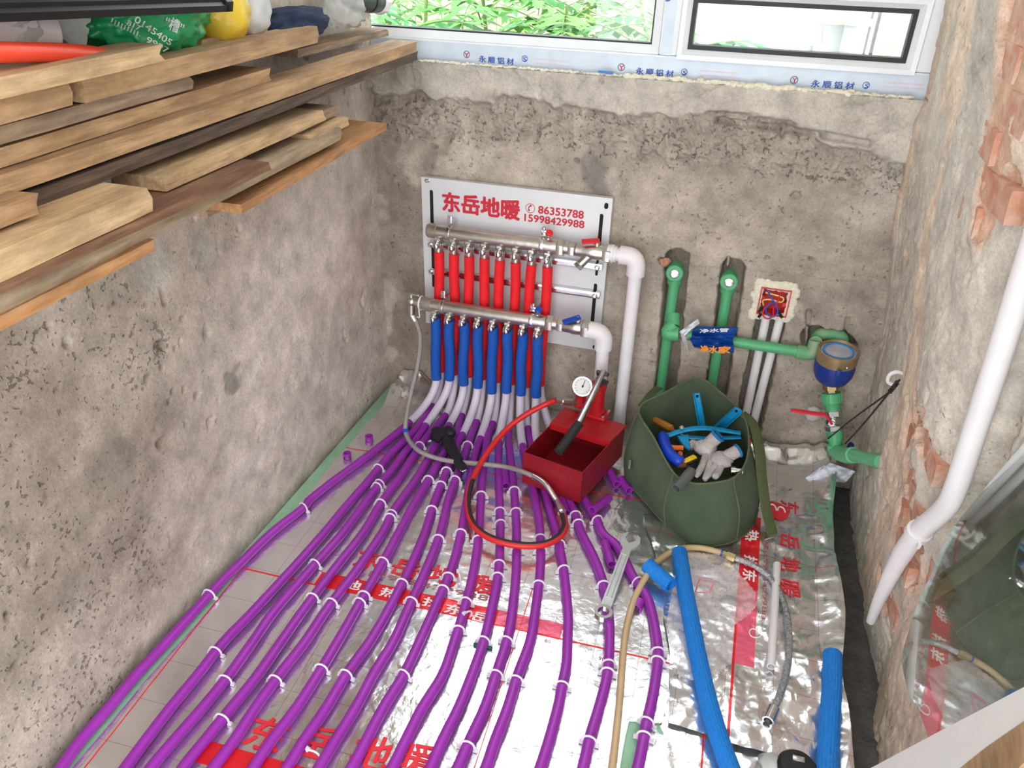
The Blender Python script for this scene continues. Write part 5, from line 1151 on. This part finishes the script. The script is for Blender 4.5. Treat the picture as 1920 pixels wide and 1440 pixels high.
MB().pipe([FL(1457, 1058, .018), FL(1452, 1150, .018), FL(1446, 1250, .018)], .0095, .0075, 14).build('white_pipe', PPR); tag(bpy.data.objects['white_pipe'], 'straight white plastic pipe piece beside the braided steel hose', 'pipe')
# crumpled transparent bag on the offcut
CBG = bpy.data.materials.new('thin_clear_film'); CBG.use_nodes = True; nt = CBG.node_tree; nt.nodes.clear()
o_ = _n(nt, 'ShaderNodeOutputMaterial'); mx = _n(nt, 'ShaderNodeMixShader'); tr = _n(nt, 'ShaderNodeBsdfTransparent'); pr = _n(nt, 'ShaderNodeBsdfPrincipled')
pr.inputs['Base Color'].default_value = (.80, .74, .76, 1); pr.inputs['Roughness'].default_value = .15
ns = _n(nt, 'ShaderNodeTexNoise'); ns.inputs['Scale'].default_value = 26; mr = _n(nt, 'ShaderNodeMapRange'); mr.inputs[3].default_value = .18; mr.inputs[4].default_value = .62
nt.links.new(ns.outputs['Fac'], mr.inputs[0]); nt.links.new(mr.outputs[0], mx.inputs[0]); nt.links.new(tr.outputs[0], mx.inputs[1]); nt.links.new(pr.outputs[0], mx.inputs[2]); nt.links.new(mx.outputs[0], o_.inputs[0])
cpoly = [FL(*p).xy for p in ((1285, 1045), (1350, 1045), (1392, 1090), (1416, 1120), (1418, 1150), (1378, 1180), (1372, 1250), (1330, 1290), (1268, 1280), (1246, 1180), (1262, 1090))]
def inpoly(x, y):
    r = np.zeros(x.shape, bool); m_ = len(cpoly)
    for i in range(m_):
        a, b = cpoly[i], cpoly[i-1]; r ^= ((a[1] > y) != (b[1] > y)) & (x < (b[0]-a[0])*(y-a[1])/(b[1]-a[1]+1e-12)+a[0])
    return r
cb = sheet('clear_film_bag', .0, .28, 1.1, 1.75, lambda x, y: foil_z2(x, y)+.004+.012*np.abs(fbm(x*20, y*20, 601, 3)), CBG, inpoly, .004)
tag(cb, 'crumpled transparent plastic bag with faint red print on the foil', 'plastic bag')
fit3 = _fit(lambda x, y: foil_z2(x, y)+.006+.012*np.abs(fbm(x*20, y*20, 601, 3)), .001)
PKR = mat('print_faint_red', (.80, .25, .30), .5, var=.1, vscale=30)
mb = MB(); sq = [FL(1302, 1118), FL(1310, 1094), FL(1336, 1100), FL(1330, 1118), FL(1302, 1118)]
mb.tube([fit3(sq[i].lerp(sq[i+1], t)) for i in range(4) for t in (0, .25, .5, .75)]+[fit3(sq[-1])], .0016, 5); mb.build('print', PKR, cb)
# small loose clips and scraps
for i, (px, lab) in enumerate((((860, 1085), 'loose white pipe clip lying beside the printed red lettering'), ((584, 1418), 'loose white pipe clip lying by the sheet end'), ((873, 1160), 'loose strip of white clips beside the red band'))):
    o = link('loose_clip', clip_mesh); p = FL(*px, .006); o.location = (p.x, p.y, .010); o.rotation_euler = (1.45, .0, .6+i); tag(o, lab, 'clip', 'loose clips')
o = MB(); p = FL(905, 1212, .006); bar(o, p-Vector((.022, 0, 0)), p+Vector((.022, .003, 0)), .006, .006, (0, 0, 1), 0, .002); tag(o.build('green_clip', mat('dark_green_plastic', (.01, .09, .07), .5, var=.1, vscale=40)), 'dark green clip pinned under a purple pipe', 'clip')
ct = MB(); c = FL(1413, 1188, .012); ct.tube([c+Vector((.010*math.cos(a)*(1 if a < 4.7 else 1.6), .013*math.sin(a), .002)) for a in [6.0*k/14 for k in range(15)]], .0014, 6); tag(ct.build('cable_tie_loop', PPR), 'small white cable tie loop on the red printed band', 'cable tie')
bk = thing('round_tool', 'black rounded plastic tool at the end of the blue foam tube', 'tool', FL(1492, 1440, 0))
p = FL(1494, 1442, .02); MB().lathe(p-z_*.018, (0, 0, 1), [(0, .02), (0, .034), (.006, .038), (.024, .038), (.032, .032), (.034, .015), (.034, 0)], 24).build('body', BKT, bk)
mb = MB(); mb.box(p+Vector((0, .01, .017)), (.022, .012, .004), None, 0, .001); mb.build('window', STL, bk)
blob('clear_scrap', FL(1448, 1432, .012), (.026, .022, .014), CLR, 'small crumpled scrap of clear plastic beside the black tool', 'scrap', 33, .25, 3, 3)
# ================================================================ WATER PIPES ON THE BACK WALL
GRN = mat('green_ppr', (.10, .42, .19), .42, var=.08, vscale=18, col2=None); GRD = mat('green_ppr_dusty', (.09, .38, .17), .55, var=.3, vscale=22, col2=(.30, .38, .24))
for i, (a, b, lab) in enumerate((((1267, 506), (1238, 760), 'green water pipe with a steel plugged elbow, nearer the manifold'), ((1368, 522), (1330, 765), 'green water pipe with a steel plugged elbow, nearer the junction box'))):
    t = thing('water_pipe', lab, 'pipe', BW(*b, -.004), 'green water pipes in wall chases'); p, q = BW(*a, .0), BW(*b, .0); p.y = q.y = YB+.012; q.x = p.x+.006
    MB().tube([p, q.lerp(p, .0)], .0155, 16).build('tube', GRN, t)
    c = Vector((p.x, YB+.02, p.z)); mb = MB(); mb.lathe(c, (0, -1, 0), [(0, .021), (.03, .021), (.031, .0245), (.05, .0245), (.052, .022), (.052, .013)], 22); mb.tube([c, c-z_*.05], .021, 16); mb.build('elbow', GRN, t)
    mb = MB(); mb.lathe((c.x, c.y-.05, c.z), (0, -1, 0), [(0, .014), (.004, .014), (.006, .0125), (.007, .008), (.010, .008)], 18); mb.box((c.x, c.y-.062, c.z), (.010, .006, .010)); mb.build('plug', STL, t)
# cross pipe from the first riser to the meter
t = thing('branch_pipe', 'green branch pipe running across the wall to the water meter', 'pipe', BW(1400, 650, .02))
p0 = BW(1262, 590, -.01); p1 = BW(1262, 612, .015); p2 = BW(1252, 624, .030); p3 = BW(1290, 628, .032); p4 = BW(1517, 662, .035)
MB().tube([p3, p4], .0155, 16).build('tube', GRN, t)
MB().tube([p0, p1], .021, 16).build('tee', GRN, t)
MB().tube(spline([p1+z_*.005, p2, p2.lerp(p3, .55)], 6), .0205, 16).build('elbow', GRN, t)
MB().tube(spline([p4.lerp(p3, .1), p4, p4+Vector((.010, .004, .012)), p4+Vector((.012, .012, .035))], 6), .0205, 16).build('elbow', GRD, t)
q0 = p4+Vector((.012, .014, .03)); q1 = BW(1531, 632, -.01); q2 = BW(1580, 640, -.01); q3 = BW(1578, 662, .025)
MB().tube(spline([q0, q1-z_*.01, q1+Vector((.012, 0, .012)), q2+Vector((-.014, 0, .014)), q2, q3-z_*.012], 6), .0185, 16).build('bend', GRD, t)
# water meter
MBR = mat('meter_bronze', (.34, .23, .12), .45, metal=.35, var=.2, vscale=30); MBL = mat('meter_blue', (.012, .04, .26), .4, var=.12, vscale=30, bump=.1, bscale=80); BRS = mat('brass_fitting', (.42, .30, .15), .35, metal=.85, var=.15, vscale=40)
m0 = BW(1571, 664, .075); mt = thing('water_meter', 'blue bodied water meter with a bronze rim and round dial', 'meter', m0-z_*.14)
ax_ = Vector((-.02, -.10, 1)).normalized()
MB().lathe(m0-ax_*.022, ax_, [(0, .045), (0, .0535), (.024, .0555), (.036, .0545), (.038, .051), (.032, .0465)], 36, caps=False).build('rim', MBR, mt)
MB().lathe(m0-ax_*.10, ax_, [(0, .01), (.004, .026), (.018, .044), (.038, .053), (.06, .055), (.08, .052)], 32).build('body', MBL, mt)
MB().lathe(m0+ax_*.006, ax_, [(0, .047), (.003, .047)], 32).build('glass_plate', mat('dial_dusty', (.50, .50, .58), .35, var=.2, vscale=25), mt)
MB().lathe(m0+ax_*.009, ax_, [(0, .0425), (.003, .042), (.003, .036), (.0, .0355)], 32, caps=False).build('dial_ring', mat('dial_ring_blue', (.06, .28, .62), .4, var=.05, vscale=30), mt)
mb = MB(); bar(mb, BW(1575, 694, .135), BW(1570, 706, .135), .006, .012, (0, 0, 1), 0, .002); mb.build('seal_lug', MBL, mt)
mb = MB(); mb.sphere(BW(1588, 690, .135), .0042, 10); mb.build('lead_seal', STL, mt)
MB().tube([BW(1588, 690, .137), BW(1578, 696, .137), BW(1572, 704, .137)], .0009, 5).build('seal_wire', STL, mt)
# meter tail, valve and elbow
l0 = m0-ax_*.095; l1 = BW(1563, 790, .10); l2 = BW(1567, 835, .11)
dn = (l1-l0).normalized()
MB().lathe(l0, dn, [(0, .02), (.006, .0195), (.007, .0225), (.022, .0225), (.023, .017), (.034, .017)], 6).build('tail_nut', BRS, mt)
vl = thing('stop_valve', 'green coupling and chrome stop valve with red lever under the meter', 'valve', l2)
c0 = l0+dn*.03
mb = MB(); mb.lathe(c0, dn, [(0, .018), (.002, .026), (.03, .026), (.034, .023), (.05, .021), (.056, .021)], 24)
for k in range(14):
    a = 2*math.pi*k/14; u = dn.cross(Vector((1, 0, 0))).normalized(); v_ = dn.cross(u); d = u*math.cos(a)+v_*math.sin(a); bar(mb, c0+dn*.004+d*.026, c0+dn*.028+d*.026, .004, .003, d)
mb.build('coupling', GRN, vl)
c1 = c0+dn*.056; mb = MB(); hexn(mb, c1-dn*.004, dn, .018, .025); mb.lathe(c1+dn*.012, dn, [(0, .018), (.008, .024), (.022, .024), (.03, .018)], 18); hexn(mb, c1+dn*.04, dn, .016, .025)
fr_ = Vector((-.25, -1, .15)).normalized(); s0 = c1+dn*.025; mb.lathe(s0+fr_*.016, fr_, [(0, .011), (.012, .011), (.013, .008), (.018, .008)], 10); hexn(mb, s0+fr_*.030, fr_, .006, .010); mb.build('valve_body', CHR, vl)
s1_ = s0+fr_*.030; e1 = s1_+Vector((-.022, -.002, .024)); e2 = BW(1482, 769, .13)
mb = MB(); mb.tube(spline([s1_, e1, e1.lerp(e2, .25), e2], 6), [.010]*10+[.0105]*8+[.007], 10, flat=(.45, 1.0)); mb.build('lever', mat('lever_red', (.80, .04, .07), .35, var=.06, vscale=30), vl)
c2 = c1+dn*.056; l3 = c2+dn*.03; mb = MB(); mb.tube([c2, c2+dn*.03], .0225, 18); mb.tube([c2+dn*.028, c2+dn*.05], .0185, 18)
we = WR(1652, 866, .004); l4 = c2+dn*.062
mb.build('lower_coupling', GRN, vl)
hd = (we-l4); 
GRF = mat('green_ppr_fresh', (.16, .54, .28), .4, var=.06, vscale=18)
MB().tube(spline([c2+dn*.042, l4, l4+hd*.25+Vector((0, 0, -.006)), l4+hd*.42], 7), .0225, 18).build('elbow', GRF, vl)
MB().tube([l4+hd*.38, we], .0175, 18).build('stub_pipe', GRF, vl)
mb = MB(); cc = s0+Vector((-.055, .02, -.004)); bm_ = None
blob('film_scrap', cc, (.022, .012, .026), CLR, 'scrap of clear film stuck beside the chrome stop valve', 'film', 41, .25, 3, 3)
# tie wire to the wall hook
WIR = mat('black_wire', (.015, .013, .013), .5, var=.1, vscale=40); hk = WR(1687, 712, .028)
wr = thing('tie_wire', 'twisted dark wire tying the green elbow to the wall hook', 'wire', hk)
n0 = BW(1553, 822, .135); n1 = BW(1585, 832, .14); j = WR(1668, 735, .05)
MB().tube(spline([n0, n0.lerp(j, .5)+z_*.004, j, j.lerp(hk, .5), hk], 8), .0022, 6).build('strand', WIR, wr)
MB().tube(spline([n1, n1.lerp(j, .5)-z_*.006, j, j.lerp(hk, .45)+z_*.004, hk], 8), .0022, 6).build('strand', WIR, wr)
mb = MB(); d = (hk-j).normalized(); u = d.cross(z_).normalized(); v_ = d.cross(u)
tw = [j+(hk-j)*(k/40*.8)+(u*math.cos(k*.9)+v_*math.sin(k*.9))*.004 for k in range(41)]; mb.tube(tw, .0018, 5); mb.build('twist', WIR, wr)
hp_ = WR(1692, 702, .0); MB().tube(spline([hp_+Vector((.01, 0, 0)), hp_+Vector((-.012, 0, .004)), hp_+Vector((-.026, 0, -.006)), hp_+Vector((-.026, -.002, -.024)), hp_+Vector((-.012, -.002, -.030))], 6), .0045, 10).build('wall_hook', PPR)
tag(bpy.data.objects['wall_hook'], 'white plastic hook in the brick wall holding the wire', 'hook')
# junction box with wires
JR = mat('box_red', (.62, .03, .03), .45, var=.1, vscale=30); b0 = BW(1451, 565, 0); jb = thing('junction_box', 'red square junction box set in foam with loose wires', 'junction box', (b0.x, YB, b0.z-.043))
h = .0415; yf_, yk = YB-.010, YB+.040; mb = MB()
o4 = [(-h, -h), (h, -h), (h, h), (-h, h)]; i4 = [(a*.93, b*.93) for a, b in o4]
vs = [(b0.x+a, yf_, b0.z+b) for a, b in o4]+[(b0.x+a, yf_, b0.z+b) for a, b in i4]+[(b0.x+a, yk-.003, b0.z+b) for a, b in i4]+[(b0.x+a, yk, b0.z+b) for a, b in o4]
fs = [(8, 9, 10, 11), (15, 14, 13, 12)]
for i in range(4):
    k = (i+1) % 4; fs += [(i, k, 4+k, 4+i), (4+i, 4+k, 8+k, 8+i), (i, 12+i, 12+k, k)]
mb.add(vs, fs).build('box', JR, jb, smooth=0)
mb = MB(); mb.box((b0.x+h*.72, YB+.004, b0.z-.006), (.012, .012, .012)); mb.box((b0.x-h*.72, YB+.004, b0.z+.006), (.008, .012, .012)); mb.build('screw_lug', JR, jb, smooth=0)
def wires(pts, m, nm): MB().tube(spline([Vector((b0.x+a, YB+c-.012, b0.z+b)) for a, b, c in pts], 8), .0021, 7).build(nm, m, jb)
YW = mat('wire_yellow', (.75, .55, .12), .4, var=.1, vscale=40); BWm = mat('wire_blue', (.01, .09, .55), .4, var=.1, vscale=40); RW = mat('wire_red', (.65, .01, .04), .4, var=.1, vscale=40)
wires([(-.028, .028, .0), (.0, .026, -.004), (.022, .020, -.004), (.018, .008, -.006), (-.01, .012, -.008), (-.03, .006, -.006), (-.026, -.012, 0)], YW, 'yellow_wire')
wires([(-.024, .036, .0), (-.012, .020, -.008), (.006, .000, -.012), (.015, -.022, -.014), (.004, -.036, -.016), (-.014, -.028, -.016), (-.018, -.010, -.012), (-.004, .004, -.008), (.008, -.006, 0)], BWm, 'blue_wire')
wires([(.012, .036, .0), (.008, .01, -.01), (.002, -.012, -.012), (.004, -.034, -.014), (-.010, -.044, -.016), (-.024, -.034, -.014), (-.022, -.014, -.01), (-.008, -.008, 0)], RW, 'red_wire')
for a, b, c, e in ((-.03, -.014, -.036, -.030), (.012, -.016, .030, -.036), (-.028, -.036, -.034, -.046)):
    MB().tube([(b0.x+a, YB-.018, b0.z+b), (b0.x+c, YB-.024, b0.z+e)], .0042, 8).build('taped_end', BLK, jb)
mb = MB(); random.seed(5)
for k in range(190):
    a = 2*math.pi*k/190; rr = .045/max(abs(math.cos(a)), abs(math.sin(a)))*random.uniform(.97, 1.10+.14*mnoise.noise(Vector((math.cos(a)*2, math.sin(a)*2, 1)))+.06); r = random.uniform(.006, .014)
    if -2.1 < ((a+math.pi) % (2*math.pi)-math.pi) < -1.1: r *= .6
    mb.sphere((b0.x+rr*math.cos(a), YB-.001, b0.z+rr*math.sin(a)), (r, r*.5, r), 8)
mb.build('foam_collar', FOAM, jb)
for a, b, lab in (((1437, 594), (1396, 790), 'white conduit under the junction box, nearer the green pipes'), ((1463, 598), (1412, 795), 'white conduit under the junction box, nearer the water meter')):
    p, q = BW(*a, 0), BW(*b, 0); p.y = YB+.006; q.y = YB+.004
    tag(MB().tube([p, p.lerp(q, .5), q+(q-p)*.25], .0125, 14).build('cable_conduit', PPR), lab, 'conduit', 'white conduits under the junction box')
# blue sticker crumpled round the branch pipe
STK = mat('sticker_blue', (.01, .075, .36), .35, var=.12, vscale=25); STW = mat('sticker_white', (.72, .74, .80), .45, var=.05, vscale=25); STO = mat('sticker_orange', (.85, .28, .03), .45, var=.05, vscale=25)
stt = thing('pipe_sticker', 'crumpled blue and orange sticker wrapped round the branch pipe', 'sticker', BW(1330, 640, .06))
def patch(nm, corners, m, wave=.010, N=14, base=.055, seed=0, par=None, bw=BW):
    g = [[None]*(N+1) for _ in range(N+1)]; vs = []
    (a, b, c, d) = corners
    for i in range(N+1):
        for k in range(N+1):
            u, v = i/N, k/N
            px = (a[0]*(1-u)+b[0]*u)*(1-v)+(d[0]*(1-u)+c[0]*u)*v; py = (a[1]*(1-u)+b[1]*u)*(1-v)+(d[1]*(1-u)+c[1]*u)*v
            vs.append(bw(px, py, base+wave*mnoise.noise(Vector((u*4+seed, v*4, seed)))+wave*.6*math.sin(v*3.14)))
    fs = [(i*(N+1)+k, (i+1)*(N+1)+k, (i+1)*(N+1)+k+1, i*(N+1)+k+1) for i in range(N) for k in range(N)]
    n_ = len(vs); mb = MB(); mb.add(vs+[v+Vector((0, .0012, 0)) for v in vs], fs+[tuple(q+n_ for q in f[::-1]) for f in fs]); return mb.build(nm, m, par, smooth=50)
patch('sheet', [(1300, 612), (1385, 614), (1372, 640), (1296, 634)], STK, .028, seed=1, par=stt)
patch('sheet', [(1292, 634), (1374, 634), (1376, 662), (1302, 652)], STK, .028, seed=2, par=stt)
patch('white_curl', [(1274, 622), (1308, 598), (1312, 606), (1284, 630)], STW, .010, seed=3, base=.068, par=stt)
patch('white_curl', [(1274, 622), (1284, 628), (1292, 660), (1286, 652)], STW, .010, seed=4, base=.066, par=stt)
for ch, o, e, hh in (('净水', (1312, 660), (1344, 662), .022), ('家', (1346, 662), (1368, 662), .022)):
    p = BW(*o, .086); text_mesh('print', ch, p, BW(*e, .086)-p, (0, 0, hh), STO, stt, .05, nrm=(0, -1, 0))
p = BW(1312, 624, .086); text_mesh('print', '净水管', p, BW(1365, 622, .086)-p, (0, 0, .012), STW, stt, .03, nrm=(0, -1, 0))
# white backed sticker and blue net scrap at the green elbow
ws = thing('white_sticker', 'white curled sticker hanging below the green elbow', 'sticker', BW(1545, 900, .15))
def sw(px, py, o): return BW(px, py, o)
patch('flap', [(1556, 868), (1604, 884), (1585, 905), (1520, 898)], STW, .02, seed=7, base=.125, par=ws, bw=sw)
patch('flap', [(1545, 872), (1560, 880), (1548, 925), (1494, 908)], STW, .02, seed=8, base=.13, par=ws, bw=sw)
patch('printed_side', [(1494, 908), (1510, 900), (1508, 915), (1496, 932)], STK, .006, seed=9, base=.137, par=ws, bw=sw)
blob('net_scrap', WR(1592, 846, .045), (.010, .018, .026), mat('net_blue', (.03, .03, .22), .8, var=.3, vscale=80, bump=.8, bscale=300), 'dark blue net scrap wedged behind the green elbow', 'scrap', 51, .35, 4, 3)
# ================================================================ CONDUIT ON THE BRICK WALL, LEANING PANE, BOARD
cpp = spline(cp3, 8); t = thing('wall_conduit', 'bent white conduit running down the brick wall', 'conduit', cp3[-1], None)
npt = len(cpp); MB().tube(cpp, [.0200 if k < npt-18 else .0200-.011*(k-npt+18)/18 for k in range(npt)], 18).build('tube', PPR, t)
cc = cp3[7]; d = (cp3[8]-cp3[6]).normalized(); MB().tube([cc-d*.008, cc+d*.008], .0250, 18).build('clip', PPR, t)
mb = MB(); sd = d.cross(Vector((1, 0, 0))).normalized(); bar(mb, cc+sd*.018, cc+sd*.034, .014, .006, (1, 0, 0)); bar(mb, cc-sd*.018, cc-sd*.034, .014, .006, (1, 0, 0)); mb.build('clip_ear', PPR, t)
PN_N = np.array([0.98100316, -0.10984442, -0.15989686]); PN_D = 0.24017779
def PN(px, py, off=0.0):
    r = ray(px, py); k = (PN_D-off-CAM@PN_N)/(r@PN_N); return Vector(CAM+k*r)
GLP = bpy.data.materials.new('hazy_glass'); GLP.use_nodes = True; nt = GLP.node_tree; nt.nodes.clear()
o_ = _n(nt, 'ShaderNodeOutputMaterial'); mx = _n(nt, 'ShaderNodeMixShader'); tr = _n(nt, 'ShaderNodeBsdfTransparent'); gl = _n(nt, 'ShaderNodeBsdfGlossy')
tr.inputs[0].default_value = (.80, .85, .84, 1); gl.inputs['Roughness'].default_value = .02; gl.inputs['Color'].default_value = (.92, .95, .95, 1); mx.inputs[0].default_value = .5
nt.links.new(tr.outputs[0], mx.inputs[1]); nt.links.new(gl.outputs[0], mx.inputs[2]); nt.links.new(mx.outputs[0], o_.inputs[0])
pp = [(2010, 740), (1920, 830), (1855, 905), (1790, 985), (1765, 1030), (1735, 1100), (1712, 1155), (1694, 1215), (1690, 1240), (1702, 1300), (1722, 1330), (1738, 1375), (1745, 1440), (2010, 1500)]
mb = MB(); mb.prism([PN(*p) for p in pp], tuple(PN_N*.0035)); tag(mb.build('glass_pane', GLP, smooth=0), 'hazy reflecting glass pane leaning on the brick wall', 'pane')
lb = thing('leaning_board', 'white faced wooden board leaning in front of the glass pane', 'board', PN(1760, 1440, .03))
wf = [(1590, 1462), (1640, 1436), (1760, 1372), (1920, 1288), (2010, 1244), (2010, 1312), (1920, 1352), (1850, 1400), (1795, 1444), (1770, 1466)]
mb = MB(); mb.prism([PN(*p, .035) for p in wf], tuple(PN_N*.004)); mb.build('white_face', mat('white_laminate', (.78, .75, .74), .4, var=.04, vscale=15), lb, smooth=0)
we_ = [(1770, 1466), (1795, 1444), (1850, 1400), (1920, 1352), (2010, 1312), (2010, 1420), (1920, 1430), (1880, 1470)]
mb = MB(); mb.prism([PN(*p, .036) for p in we_], tuple(PN_N*.012)); mb.build('wood_edge', WD[1], lb, smooth=0)
